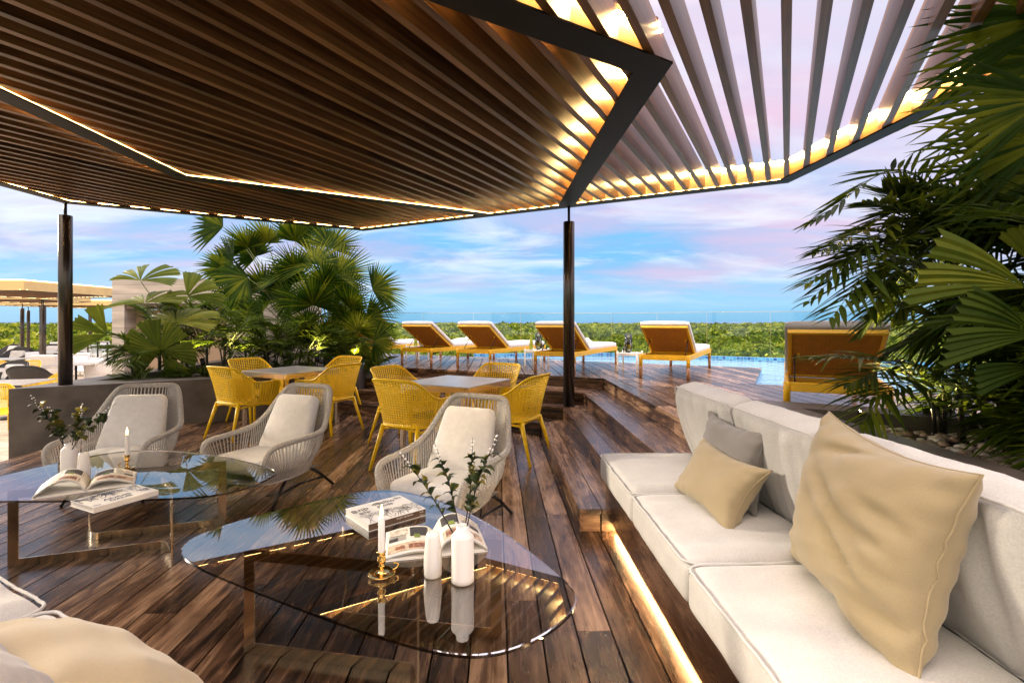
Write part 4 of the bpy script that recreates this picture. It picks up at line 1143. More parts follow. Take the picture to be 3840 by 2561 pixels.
# ------------------------------------------------------------------ loungers
def lounger(label,loc,rz,group,back=M['sling'],mat=M['mattress'],weave=False):
    t=thing('sun_lounger',label,'sun lounger',loc,rz,group)
    def lo(o,p=None): o.parent=p or t; return o
    W=.70;L=2.21;zf=.33
    b=MB()
    for x in (-W/2+.022,W/2-.022): b.box((x,L/2,zf-.036),(.034,L-.10,.07))
    b.box((0,.025,zf-.036),(W-.10,.034,.07)); b.box((0,L-.025,zf-.036),(W-.10,.034,.07)); b.box((0,.69,zf-.046),(W-.082,.04,.045)); b.box((0,1.45,zf-.046),(W-.082,.04,.045))
    b.box((0,1.44,zf-.018),(W-.084,1.48,.008))
    lo(b.build('frame',M['lyellow'],bevel=.003))
    bm_=None
    for x in (-W/2+.0035,W/2-.0035):
        for y in (.16,.21,.26,.75,1.5):
            if bm_ is None:
                b=MB(); b.box((0,0,0),(.004,.010,.010)); o=b.build('bolt',M['screw']); bm_=o.data
            else:
                o=bpy.data.objects.new('bolt',bm_); col.objects.link(o)
            o.location=(x,y,zf-.034); lo(o)
    for x in (-W/2+.025,W/2-.025):
        for y in (.025,L-.025):
            b=MB(); b.lathe([(.025,.165),(.025,zf-.002),(.022,zf+.001)],14,cx=x,cy=y); l=lo(b.build('leg',M['lyellow']))
            b=MB(); b.lathe([(.022,0),(.0245,.004),(.0245,.1645)],14,cx=x,cy=y); lo(b.build('leg_tip',M['teak']),l)
    # raised backrest: hinge at y=.68
    A=math.atan2(.40,.66); Lb=.775
    Mb=Matrix.Translation((0,.68,zf+.005))@Matrix.Rotation(math.pi-A,4,'X')@Matrix.Rotation(math.pi,4,'Z')@Matrix.Diagonal((1,1,1,1))
    # local frame: x across, y up the back, z = towards the sitter
    ydir=Vector((0,-math.cos(A),math.sin(A))); zdir=Vector((0,math.sin(A),math.cos(A))); xdir=ydir.cross(zdir)
    Mb=Matrix(((xdir.x,ydir.x,zdir.x,0),(xdir.y,ydir.y,zdir.y,.68),(xdir.z,ydir.z,zdir.z,zf+.005),(0,0,0,1)))
    b=MB(); wi=W-.06
    b.box((0,Lb-.018,-.012),(wi,.03,.03),Mb); b.box((0,.018,-.012),(wi,.03,.03),Mb)
    for x in (-wi/2+.015,wi/2-.015): b.box((x,Lb/2,-.012),(.028,Lb-.066,.03),Mb)
    br=lo(b.build('backrest_frame',M['lyellow']))
    b=MB(); b.box((0,Lb/2,-.010),(wi-.062,Lb-.068,.008),Mb)
    if weave:
        for i in range(44):
            x=-wi/2+.035+(wi-.07)*i/43; b.box((x,Lb/2,-.0155+.001*(i%2)),(.009,Lb-.07,.004),Mb)
        for i in range(50):
            y=.036+(Lb-.072)*i/49; b.box((0,y,-.0175),(wi-.07,.0045,.003),Mb)
    lo(b.build('backrest_panel',back))
    for x in (-wi/2+.05,wi/2-.05):
        b=MB(); p=Mb@Vector((x,.40,-.03)); p1=p+Vector((0,-.01,-.012)); b.tube([Mb@Vector((x-.03*(1 if x>0 else -1),.40,-.03)),p,p1,Vector((-x,.13,zf-.02))],.0062,8); lo(b.build('prop_rod',M['blackmetal']))
        b=MB(); b.box((x-.03*(1 if x>0 else -1),.40,-.022),(.022,.045,.02),Mb); lo(b.build('rod_bracket',M['lyellow']))
    def fm(q):
        q=q.copy(); q.z+=.008*(1-(q.x/.34)**2)*(1 if q.z>0 else 0); return q
    b=MB(); vs,f=grid_box(.34,.76,.042,.032,(10,26,5),fm); b.add(vs,f,Matrix.Translation((0,1.43,zf+.032)),.5,True); 
    vs,f=grid_box(.34,.395,.036,.028,(10,18,5),fm); b.add(vs,f,Mb@Matrix.Translation((0,Lb/2+.005,.041)),.5,True)
    lo(b.build('mattress',mat))
    return t
ZU=.60
def rear_center(c): return Vector((c.x,c.y,ZU))+Vector((math.cos(TH),-math.sin(TH),0))*.35
gl='yellow framed sun loungers along the pool'
c5=G(2393.8,1329.1,.93);c4=G(2000,1317,.93);c3=G(1708.6,1307.5,.93);c2=G(1500.5,1303,.93);c1=G(1290,1297,.93)
lg=lounger('yellow framed sun lounger right of the black post with a bare white mattress',rear_center(c5),-TH,gl)
l4=dup(lg,rear_center(c4),-TH,'yellow framed sun lounger partly hidden behind the black post')
l3=dup(lg,rear_center(c3),-TH,'yellow framed sun lounger next to the side table left of the black post')
l2=dup(lg,rear_center(c2),-TH,'yellow framed sun lounger beside the bottles, just right of the palms')
l1=dup(lg,rear_center(c1),-TH,'yellow framed sun lounger mostly hidden behind the palm fronds')
c6=G(2937,1432,.93)
lg6=lounger('large ochre sun lounger with grey mattress and woven back behind the right palms',rear_center(c6),-TH,gl,back=M['sling'],mat=M['gmattress'],weave=True)
def towel(label,lounger_loc,y,z,kind):
    b=MB()
    rt=Matrix.Translation(lounger_loc)@Matrix.Rotation(-TH,4,'Z')
    if kind=='roll':
        vs=[];fs=[];n=26;m=12
        for i in range(n+1):
            for j in range(m+1):
                u=i/n*2-1;v=j/m*2-1
                h=.055*(1-abs(u)**3)*(1-v*v)**.6+.018*noise.noise(Vector((u*3,v*3,y)))*(1-u*u)
                if u>.1: h+=.05*math.exp(-((u-.35)/.2)**2)*(1-v*v)
                vs.append((u*.26,v*.15,h if h>0 else 0))
        for i in range(n):
            for j in range(m):
                a=i*(m+1)+j; fs.append((a,a+m+1,a+m+2,a+1))
        b.add(vs,fs,rt@Matrix.Translation((0,y,z))@Matrix.Rotation(.3,4,'Z'),.5,True)
        o=b.build('folded_towel',M['towel'],solid=.006)
    else:
        A=math.atan2(.40,.66); yd=Vector((0,-math.cos(A),math.sin(A))); zd=Vector((0,math.sin(A),math.cos(A))); xd=yd.cross(zd)
        Mb=Matrix(((xd.x,yd.x,zd.x,0),(xd.y,yd.y,zd.y,.68),(xd.z,yd.z,zd.z,.335),(0,0,0,1)))
        vs,f=grid_box(.26,.16,.02,.018,(12,10,3)); b.add(vs,f,rt@Mb@Matrix.Translation((.02,.62,.122))@Matrix.Rotation(.12,4,'X'),.5,True)
        o=b.build('folded_towel',M['mattress'])
    tag(o,label,'towel')
towel('pale green towel folded on the mattress two loungers left of the black post',rear_center(c2),1.55,.408,'roll')
towel('pale green towel on the lounger behind the black post',rear_center(c4),1.25,.408,'roll')
# ------------------------------------------------------------------ side tables and drinks
def side_table(label,loc,rz,group):
    t=thing('side_table',label,'side table',loc,rz,group); w=.33
    b=MB(); b.box((0,0,.285),(w-.03,w-.03,.022)); 
    for (c,s) in (((0,-w/2+.02,.262),(w-.06,.016,.022)),((0,w/2-.02,.262),(w-.06,.016,.022))): b.box(c,s)
    o=b.build('table_top',M['white'],bevel=.003); o.parent=t
    for sx in (-1,1):
        for sy in (-1,1):
            b=MB(); b.lathe([(.014,0),(.0155,.01),(.0155,.318),(.013,.322)],12,cx=sx*(w/2-.008),cy=sy*(w/2-.008)); o=b.build('leg',M['white']); o.parent=t
    return t
gs='small white side tables between the loungers'
sA,sB,sC=Vector((1.9,8.25,ZU)),Vector((.44,9.10,ZU)),Vector((-1.92,10.38,ZU))
s0=side_table('small white side table left of the lounger with the bare mattress',sA,-TH,gs)
dup(s0,sB,-TH,'small white side table carrying a green bottle just left of the black post'); dup(s0,sC,-TH,'small white side table next to the palm fronds with a green bottle')
ZS=ZU+.2968
def bottle(label,p):
    t=thing('bottle',label,'bottle',(p.x,p.y,ZS))
    b=MB(); b.lathe([(0,.001),(.031,.001),(.034,.006),(.034,.14),(.030,.165),(.014,.20),(.0125,.26),(.0145,.262),(.0145,.272),(0,.273)],20); o=b.build('bottle_glass',plain('green_bottle_glass',(.30,.34,.02),.1,0,.1,8,spec=.8)); o.parent=t
def hurricane(label,p):
    t=thing('ice_bucket',label,'ice bucket',(p.x,p.y,ZS))
    b=MB(); b.lathe([(.032,.001),(.048,.03),(.062,.10),(.060,.20),(.053,.30),(.0505,.30),(.0575,.2),(.0595,.1),(.046,.032),(.03,.006)],24); o=b.build('glass_bowl',M['clearglass']); o.parent=t
    b=MB(); b.lathe([(0,.008),(.029,.008),(.044,.033),(.057,.10),(.056,.125),(0,.125)],20); o=b.build('lemons',M['lemon']); o.parent=t
    b=MB()
    for (x,y) in ((-.018,.005),(.02,-.008),(.0,.024)): b.lathe([(.0,.126),(.019,.126),(.020,.19),(.008,.225),(.007,.25),(0,.25)],12,cx=x,cy=y)
    o=b.build('dark_bottles',M['darkdrink']); o.parent=t
def tumbler(label,p,mat):
    t=thing('tumbler',label,'glass',(p.x,p.y,ZS))
    b=MB(); b.lathe([(.026,.001),(.031,.095),(.029,.095),(.0245,.006)],18); o=b.build('glass_wall',M['clearglass']); o.parent=t
    b=MB(); b.lathe([(0,.006),(.024,.006),(.027,.06),(0,.06)],18); o=b.build('drink',mat); o.parent=t
hurricane('tall glass ice bucket with dark bottles and lemons alone on the right white side table',sA+Vector((-.02,.02,0)))
tumbler('short tumbler beside the ice bucket on the right white side table',sA+Vector((-.09,-.03,0)),M['teak'])
bottle('slim green bottle on the side table left of the black post',sB+Vector((-.10,.0,0)))
hurricane('glass ice bucket with lemons next to the green bottle left of the black post',sB+Vector((.03,.0,0)))
tumbler('tumbler of dark drink right of the ice bucket near the black post',sB+Vector((.10,.05,0)),M['darkdrink'])
bottle('slim green bottle on the side table next to the palm fronds',sC+Vector((-.03,-.02,0)))
hurricane('glass ice bucket with lemons on the side table next to the palms',sC+Vector((.09,.0,0)))
tumbler('tumbler of red drink on the side table next to the palms',sC+Vector((.14,-.10,0)),M['brown'])
# ------------------------------------------------------------------ palms
rp_=random.Random(21)
def blade(mb,base,d,side,L,W,droop,tone,segs=5,fold=.3,prof=None,grav=UP):
    d=d.normalized(); side=(side-d*side.dot(d)).normalized(); nr=side.cross(d)
    vs=[]
    for i in range(segs+1):
        t=i/segs
        w=W*(.35+.65*min(1,t*4))*(1-max(0,(t-.35)/.65)**1.6) if prof is None else W*prof(t)
        p=base+d*(L*t)-grav*(droop*L*t*t)
        vs+=[p+side*w+nr*(w*fold),p,p-side*w+nr*(w*fold)]
    fs=[]
    for i in range(segs):
        a=3*i; fs+=[(a,a+1,a+4,a+3),(a+1,a+2,a+5,a+4)]
    mb.add(vs,fs,None,tone,True)
def basis(al,tau,yaw=0):
    a0=Vector((math.cos(R(al)),0,math.sin(R(al)))); tw=Vector((0,-1,0))
    a=a0*math.cos(R(tau))+tw*math.sin(R(tau)); n=tw*math.cos(R(tau))-a0*math.sin(R(tau))
    if yaw: n=Matrix.Rotation(R(yaw),3,a)@n
    return a.normalized(),n.normalized()
def fan(mb,hub,Rr,al,tau,spread,n=38,W=.0155,droop=.14,tone=.45,yaw=0,rnd=rp_,split=0):
    a,nr=basis(al,tau,yaw); b_=nr.cross(a)
    for i in range(n):
        ph=R(-spread+2*spread*i/(n-1)); 
        d=a*math.cos(ph)+b_*math.sin(ph)+nr*(.10+.06*rnd.random()); side=b_*math.cos(ph)-a*math.sin(ph)
        L=Rr*(.74+.26*math.cos(ph*.75))*(.92+.12*rnd.random())
        blade(mb,hub,d,side,L,W*Rr/.65*(.85+.3*rnd.random()),droop*(.6+.8*rnd.random()),min(1,max(0,tone+rnd.uniform(-.28,.28)+(.12 if abs(ph)<.6 else 0))),5,.35)
def pleated(mb,hub,Rr,al,tau,segsA,yaw=0,droop=.12,tone=.5,rnd=rp_):
    """round pleated leaf: list of (from,to) sector angles about its axis"""
    a,nr=basis(al,tau,yaw); b_=nr.cross(a)
    for (f0,f1) in segsA:
        nA=max(4,int(abs(f1-f0)/(4.2 if Rr>.45 and tau>5 and abs(al)<158 else 2.4))); nA+=nA%2; nR=7; vs=[];tn=min(1,max(0,tone+rnd.uniform(-.14,.14)))
        rl=Rr*rnd.uniform(.93,1.05)
        jag=[rl*(1+rnd.uniform(-.035,.035)-.03*(k%2)) for k in range(nA+1)]
        for k in range(nA+1):
            ph=R(f0+(f1-f0)*k/nA); 
            for j in range(nR+1):
                t=j/nR; r=.02+(jag[k]-.02)*t
                mid=(f0+f1)/2; sq=1-.10*t*t
                pp=R(mid+(f0+(f1-f0)*k/nA-mid)*sq)
                d=a*math.cos(pp)+b_*math.sin(pp)
                p=hub+d*r+nr*((.035 if k%2 else -.035)*.36*r+ .18*r*(1-t*.8)) - UP*(droop*Rr*t*t*(.4+.6*abs(math.cos(pp))))
                vs.append(p)
        for k in range(nA):
            fs=[]
            for j in range(nR):
                i=k*(nR+1)+j; fs.append((i,i+nR+1,i+nR+2,i+1))
            mb.add([vs[i] for i in range(k*(nR+1),(k+2)*(nR+1))],[(j,j+nR+1,j+nR+2,j+1) for j in range(nR)],None,min(1,max(0,tn+rnd.uniform(-.13,.13))),False)
def feather(mb,st,base,tip,arch=.25,n=20,LL=.3,W=.014,tone=.4,rnd=rp_,start=.25,droop=.3,rr=.006):
    base=Vector(base);tip=Vector(tip); mid=(base+tip)/2+UP*arch*(tip-base).length
    c=spline([base,mid,tip],n+6); 
    st.tube(c,[rr*(1-.8*i/(n+5)) for i in range(n+6)],5,False)
    for i in range(int((n+6)*start),n+6):
        t=(c[min(i+1,n+5)]-c[i-1]).normalized(); s=t.cross(UP)
        if s.length<.1: s=Vector((1,0,0))
        s.normalize(); f=(i/(n+5)-start)/(1-start)
        L=LL*(.45+.9*math.sin(min(1,f*.93+.1)*math.pi)**.7)*(.85+.3*rnd.random())
        for sg in (-1,1):
            d=(s*sg*(1-.35*f)+t*(.5+.7*f)+UP*rnd.uniform(-.05,.35)).normalized()
            sd=d.cross(UP); 
            if sd.length<.1: sd=s
            blade(mb,c[i],d,(sd+UP*rnd.uniform(-.5,.5)),L,W*(.8+.4*rnd.random()),droop*rnd.uniform(.4,1.1),min(1,max(0,tone+rnd.uniform(-.25,.25))),4,.3)
def trunk_to(mb,base,hubs,r):
    for h in hubs:
        h=Vector(h); base=Vector(base); m=base.lerp(h,.55)+UP*.18*(h-base).length*.6+Vector((rp_.uniform(-.04,.04),0,0))
        mb.tube(spline([base,m,h],12),[r*(1-.45*i/11) for i in range(12)],6,False)
# left group: two fan palms
def fan_palm(label,cat_loc,base,trunk_h,leaves,group=None,tr=.06,W=.0155,n=38):
    t=thing('fan_palm',label,'palm',base,0,group); base=Vector(base)
    tm_=MB(); top=base+Vector((0,0,trunk_h))
    pts=[base+Vector((0,0,-.08))]+[base+Vector((.02*math.sin(i*1.3),.0,trunk_h*i/10)) for i in range(1,11)]
    tm_.tube(pts,[tr*(1.25-.4*i/10+(.12 if i%2 else 0)) for i in range(11)],12)
    keepw(tm_.build('trunk',M['bark']),t)
    lf,pt=MB(),MB(); hubs=[]
    for (x,y,Yd,Rr,al,ta,sp,tn) in leaves:
        h=P(x,y,Yd); hubs.append(h)
        fan(lf,h,Rr,al,ta,sp,n,W,.09 if 30<al<150 else .16,tn,rp_.uniform(-22,22))
    trunk_to(pt,top,hubs,.013)
    keepw(pt.build('leaf_stalks',M['petiole']),t); keepw(lf.build('crown',M['palm']),t)
    return t
fan_palm('tall fan palm with pointed leaves and short rough trunk amid the left clump',0,G(1190,1402,.5)+Vector((0,.6,0)),.55,[
 (1178,989,9.3,.85,95,-35,112,.55),(1268,1029,9.2,.82,60,-30,104,.55),(1174,1144,8.9,.76,88,18,108,.5),(1398,1087,9.1,.70,25,-40,80,.5),
 (1312,1156,9.0,.62,35,25,80,.4),(1190,1270,8.8,.60,90,15,120,.45),(1374,1193,9.0,.70,8,-45,75,.5),(1088,1127,9.3,.68,165,-35,90,.35),
 (1292,1230,9.1,.50,340,10,85,.8),(1149,1209,9.0,.6,250,20,90,.3),(1230,1100,9.7,.75,40,0,110,.3),(1100,1060,9.8,.7,130,5,110,.3),(1245,1180,9.6,.6,20,0,110,.25),(1215,1060,9.1,.62,100,30,115,.4),(1290,1110,9.4,.7,70,15,100,.45),(1110,1010,9.5,.66,120,25,105,.4),(1160,1220,9.2,.6,150,20,110,.35),(1240,930,9.5,.7,75,-20,95,.5)])
fan_palm('fan palm leaning right over the pool deck with fronds drooping onto the yellow loungers',0,G(1275,1398,.5)+Vector((0,.3,0)),.42,[
 (1402,1279,8.6,.56,355,12,85,.6),(1340,1240,8.8,.5,60,20,95,.75),(1330,1300,8.7,.48,300,12,80,.7),(1250,1255,8.9,.5,130,12,95,.7),(1380,1330,8.6,.40,320,10,70,.75),(1300,1200,9.1,.55,75,10,100,.5)])
fan_palm('slender fan palm with bright green broad leaves under the pergola corner',0,G(1010,1395,.5)+Vector((0,.8,0)),.75,[
 (1004,911,9.9,.62,95,25,80,.75),(871,989,9.8,.80,165,-30,80,.4),(1051,1042,9.6,.68,130,-45,95,.55),(929,1042,9.5,.68,205,15,80,.4),
 (986,1185,9.4,.66,190,20,90,.35),(835,850,10.1,.8,160,-20,60,.4),(1108,905,9.9,.7,65,15,95,.45),(960,960,10.2,.7,120,5,100,.3),(1150,870,10.0,.72,85,10,95,.45),(900,1110,9.9,.6,215,10,95,.3),(1040,1130,10.0,.65,80,5,110,.25),(930,930,10.0,.6,110,25,95,.5),(990,1080,9.9,.62,95,20,105,.4),(850,1010,10.0,.6,150,25,85,.45)],tr=.035,W=.026,n=28)
# pleated palm on the left
def pleated_palm(label,base,leaves,rnd=rp_):
    t=thing('pleated_palm',label,'palm',base); base=Vector(base)
    pt=MB(); trunk_to(pt,base,[P(l[0],l[1],l[2]) for l in leaves],.010); keepw(pt.build('leaf_stalks',M['petiole']),t)
    for (x,y,Yd,Rr,al,ta,segs,tn) in leaves:
        b=MB(); pleated(b,P(x,y,Yd),Rr,al,ta,segs,rp_.uniform(-12,12),.14,tn); keepw(b.build('leaf',M['licuala']),t)
full=[(-152,-100),(-97,-48),(-44,4),(6,52),(56,104),(108,150)]
pleated_palm('low palm with large round pleated leaves beside the left post',G(640,1424,.5)+Vector((0,.25,0)),[
 (527,1054,7.9,.56,80,-48,[(-96,-70),(-66,-30),(-26,-2),(20,42),(46,66),(70,92)],.55),
 (543,1138,7.7,.60,90,-60,[(-98,-66),(-63,-28),(-12,26),(34,60),(63,98)],.6),
 (604,1319,7.5,.56,75,8,full,.6),
 (661,1213,7.6,.58,85,-58,[(-105,-70),(-66,-24),(-20,30),(34,72),(76,110)],.75),
 (702,1113,7.9,.50,50,-35,[(-62,-26),(-20,14),(20,58)],.5),
 (404,1256,7.6,.50,150,22,[(-60,-30),(-22,10),(20,60)],.5),
 (600,1150,8.2,.45,20,20,[(-60,-20),(-10,30)],.25)])
# feather palms (understorey and screens)
def feather_palm(label,base,tips,name='feather_palm',canes=3,LL=.28,W=.014,n=20,tone=.4,group=None,cane_h=.5,rr=.006,start=.3,mat=None,spread=.12,cr=.014,drp=.28,arc=(.08,.24)):
    t=thing(name,label,'palm',base,0,group); base=Vector(base)
    cn,st,lf=MB(),MB(),MB(); tops=[]
    for k in range(canes):
        a=rp_.uniform(0,6.28); o=Vector((math.cos(a),math.sin(a),0))*spread*rp_.random(); h=cane_h*rp_.uniform(.7,1.15)
        tp=base+o*1.6+Vector((0,0,h)); tops.append(tp)
        cn.tube([base+o+Vector((0,0,-.06)),base+o*1.2+Vector((0,0,h*.5)),tp],[cr*1.1,cr,cr*.8],7)
    for tp in tips:
        b0=min(tops,key=lambda q:(q-Vector(tp)).length+rp_.random()*.5)
        feather(lf,st,b0,tp,rp_.uniform(*arc),n,LL*rp_.uniform(.8,1.15),W,tone,rp_,start,drp,rr)
    keepw(cn.build('canes',M['cane']),t); keepw(st.build('leaf_stalks',M['petiole']),t); keepw(lf.build('crown',mat or M['areca']),t)
    return t
def rtips(base,n,rmin,rmax,zmin,zmax,a0=0,a1=360):
    out=[]
    for i in range(n):
        a=R(rp_.uniform(a0,a1)); r=rp_.uniform(rmin,rmax); out.append((base[0]+math.cos(a)*r,base[1]+math.sin(a)*r,base[2]+rp_.uniform(zmin,zmax)))
    return out
gu='dark feather palms filling the left planter'
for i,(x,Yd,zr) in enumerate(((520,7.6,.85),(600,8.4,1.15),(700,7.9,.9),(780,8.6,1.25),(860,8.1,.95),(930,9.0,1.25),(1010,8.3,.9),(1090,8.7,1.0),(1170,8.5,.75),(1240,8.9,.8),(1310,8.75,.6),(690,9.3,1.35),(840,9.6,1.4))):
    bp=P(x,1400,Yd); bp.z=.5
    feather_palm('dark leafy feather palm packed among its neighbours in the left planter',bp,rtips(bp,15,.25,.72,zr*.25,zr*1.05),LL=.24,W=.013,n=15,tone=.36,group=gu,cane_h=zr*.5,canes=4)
gg='low grassy palm tufts along the planter edge'
for i in range(11):
    f=(i+.5)/11; bp=WL+E_*(.75+2.95*f)+D_*(.62+.06*(i%3)); bp.z=.5
    feather_palm('low dark grassy tuft along the edge of the left planter',bp,rtips(bp,12,.14,.34,.04,.24),name='grass_tuft',LL=.13,W=.006,n=10,tone=.30,group=gg,cane_h=.04,canes=2,rr=.003,start=.15)
# right group ------------------------------------------------------
bR=Vector((2.75,2.9,.70))
feather_palm('feather palm with long dark leaflets reaching left in front of the ochre lounger',bR,
 [P(3035,842,2.75),P(3062,950,2.7),P(3032,1062,2.65),P(3030,1130,2.6),P(3120,1190,2.5),P(3245,765,2.8),P(3345,800,2.75),P(3440,830,2.8),P(3180,880,2.9),P(3150,990,2.9),P(3200,1100,2.9),P(3250,1180,2.7),P(3330,720,3.0),P(3300,960,2.6),P(3400,700,2.9)]+rtips(bR,22,.2,.7,.4,1.4,100,290),canes=7,LL=.215,W=.0135,n=24,tone=.45,drp=.10,arc=(.20,.38),cane_h=.85,spread=.16,cr=.015)
b2=Vector((2.62,3.08,.70))
feather_palm('low yellow lit feather palm next to the small garden lamp',b2,[P(3060,1345,2.95),P(3180,1440,2.9),P(3240,1500,2.8),P(3230,1590,2.7)]+rtips(b2,10,.2,.45,.05,.5,-80,80),canes=5,LL=.24,W=.012,n=18,tone=.5,cane_h=.3,cr=.012)
for i,(x,y,hh) in enumerate(((2.75,2.55,1.3),(3.0,2.2,1.5),(2.62,2.15,.9),(3.25,2.7,1.6),(2.85,1.75,1.2),(3.4,2.0,1.7))):
    bb=Vector((x,y,.70))
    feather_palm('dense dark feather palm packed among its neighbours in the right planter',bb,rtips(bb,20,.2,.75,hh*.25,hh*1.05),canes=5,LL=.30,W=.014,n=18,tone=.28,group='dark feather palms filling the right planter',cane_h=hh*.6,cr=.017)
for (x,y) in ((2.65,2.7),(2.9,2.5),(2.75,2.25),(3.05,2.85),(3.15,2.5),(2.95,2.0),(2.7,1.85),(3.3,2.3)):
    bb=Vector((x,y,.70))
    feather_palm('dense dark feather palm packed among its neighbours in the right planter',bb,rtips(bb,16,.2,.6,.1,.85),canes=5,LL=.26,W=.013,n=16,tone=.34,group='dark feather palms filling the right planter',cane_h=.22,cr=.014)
for i in range(6):
    bb=Vector((2.45+.5*rp_.random(),1.5+1.5*rp_.random(),.70))
    feather_palm('low leafy tuft on the pebbles of the right planter',bb,rtips(bb,9,.12,.34,.08,.42),name='leafy_tuft',canes=3,LL=.17,W=.009,n=12,tone=.5,group='low leafy tufts on the pebbles',cane_h=.12,cr=.008,rr=.003)
pleated_palm('palm with huge pleated wedge leaves overhanging the sofa at the right edge',(2.75,1.9,.70),[
 (3850,1082,2.08,.53,160,4,[(-18,-2),(-1.5,12),(12.5,22)],.68),
 (3905,1040,2.3,.30,100,6,[(-20,6),(8,34)],.6),
 (3880,1260,2.05,.46,168,10,[(-26,-2),(-1.5,22)],.12),
 (3890,1380,2.15,.36,188,14,[(-20,4)],.08)])
fan_palm('tall fan palm with long drooping leaflets in the upper right corner',0,Vector((3.15,2.35,.70)),1.3,[
 (3965,60,2.45,.60,168,-38,40,.42),(3990,210,2.5,.66,176,-45,44,.5),(3950,370,2.35,.58,178,-42,46,.55),(3930,520,2.45,.58,182,-42,48,.5),(3910,650,2.5,.56,186,-35,50,.45),
 (3760,760,2.7,.52,170,5,80,.3),(3900,640,2.8,.7,160,0,90,.25),(3680,820,2.7,.42,160,-30,70,.35),(3760,1120,2.6,.5,200,10,90,.25),(3960,350,2.9,.8,165,0,70,.25),(3900,880,2.6,.6,150,5,100,.25)],tr=.05,W=.0165,n=14)
# ------------------------------------------------------------------ small garden lamps among the plants
def garden_lamp(label,loc,aim,power,size=R(95)):
    t=thing('garden_lamp',label,'garden lamp',loc)
    d=(Vector(aim)-Vector(loc)).normalized(); rot=d.to_track_quat('Z','Y').to_matrix().to_4x4(); Mx=Matrix.Translation(Vector(loc)+Vector((0,0,.06)))@rot
    b=MB(); b.lathe([(.0,-.05),(.030,-.05),(.032,.03),(.036,.04),(.036,.046),(.029,.046),(.029,.034),(0,.034)],18,Mx); b.tube([Vector(loc)+Vector((0,0,-.03 if loc[2]<.6 or loc[0]>0 else -.26)),Vector(loc)+Vector((0,0,.05))],.008,8); keepw(b.build('housing',M['blackmetal']),t)
    b=MB(); b.lathe([(0,.0355),(.0285,.0355)],18,Mx); keepw(b.build('lens',M['lampglow']),t)
    l=bpy.data.lights.new('lamp','SPOT'); l.energy=power; l.color=(1,.74,.32); l.spot_size=size; l.spot_blend=.7; l.shadow_soft_size=.03
    o=bpy.data.objects.new('lamp_light',l); col.objects.link(o); o.location=Vector(loc)+Vector((0,0,.06))+d*.05; o.rotation_euler=(-d).to_track_quat('Z','Y').to_euler(); keepw(o,t)
garden_lamp('small glowing garden lamp on the pebbles at the planter corner',(2.30,3.42,.71),(2.75,2.9,1.4),150)
garden_lamp('garden lamp hidden under the dense palms of the right planter',(2.5,2.45,.71),(2.75,2.7,1.8),220)
gl_='garden lamps hidden under the left palms'
for (x,y,Yd,ax,ay,aY) in ((1190,1330,8.25,1190,1000,9.2),(1330,1330,8.6,1330,1150,9.0),(760,1380,7.6,700,1100,8.3),(900,1350,8.0,950,950,9.6)):
    p=P(x,y,Yd); p.z=.74
    t=garden_lamp('warm garden lamp hidden at the foot of the left palms',p,P(ax,ay,aY),55)
for o in bpy.data.objects:
    if o.name.startswith('garden_lamp') and o.get('label','').startswith('warm garden'): o['group']=gl_
# ------------------------------------------------------------------ terrace furniture far left
ZT0=-.6
def tl(o,t): o.parent=t; return o
def white_chair(label,loc,rz,group):
    t=thing('white_chair',label,'chair',loc,rz,group)
    b=MB(); vs,f=grid_box(.23,.23,.022,.02,(6,6,3)); b.add(vs,f,Matrix.Translation((0,0,.44)),.5,True); tl(b.build('seat',M['white']),t)
    def fb(q):
        q=q.copy(); q.y+=.10*(q.x/.22)**2*-.3; return q
    b=MB(); vs,f=grid_box(.22,.02,.24,.018,(8,3,8),fb); b.add(vs,f,Matrix.Translation((0,.255,.66))@Matrix.Rotation(R(-12),4,'X'),.5,True); tl(b.build('backrest',M['white']),t)
    for sx in (-1,1):
        for sy in (-1,1):
            b=MB(); b.tube([(sx*.19,sy*.18,.43),(sx*.22,sy*.22,0)],[.022,.013],8); tl(b.build('leg',M['white']),t)
    return t
def white_armchair(label,loc,rz,group,w=.85):
    t=thing('white_armchair',label,'armchair',loc,rz,group)
    b=MB(); vs,f=grid_box(w/2,.38,.13,.04,(8,8,4)); b.add(vs,f,Matrix.Translation((0,0,.30)),.5,True); tl(b.build('seat',M['mattress']),t)
    b=MB(); vs,f=grid_box(w/2,.09,.24,.05,(8,4,6)); b.add(vs,f,Matrix.Translation((0,.33,.62))@Matrix.Rotation(R(-8),4,'X'),.5,True); tl(b.build('backrest',M['mattress']),t)
    for sx in (-1,1):
        b=MB(); vs,f=grid_box(.07,.36,.12,.04,(4,8,4)); b.add(vs,f,Matrix.Translation((sx*(w/2-.06),-.02,.52)),.5,True); tl(b.build('armrest',M['mattress']),t)
        for sy in (-1,1):
            b=MB(); b.tube([(sx*(w/2-.08),sy*.3,.18),(sx*(w/2-.06),sy*.32,0)],.02,8); tl(b.build('leg',M['white']),t)
    return t
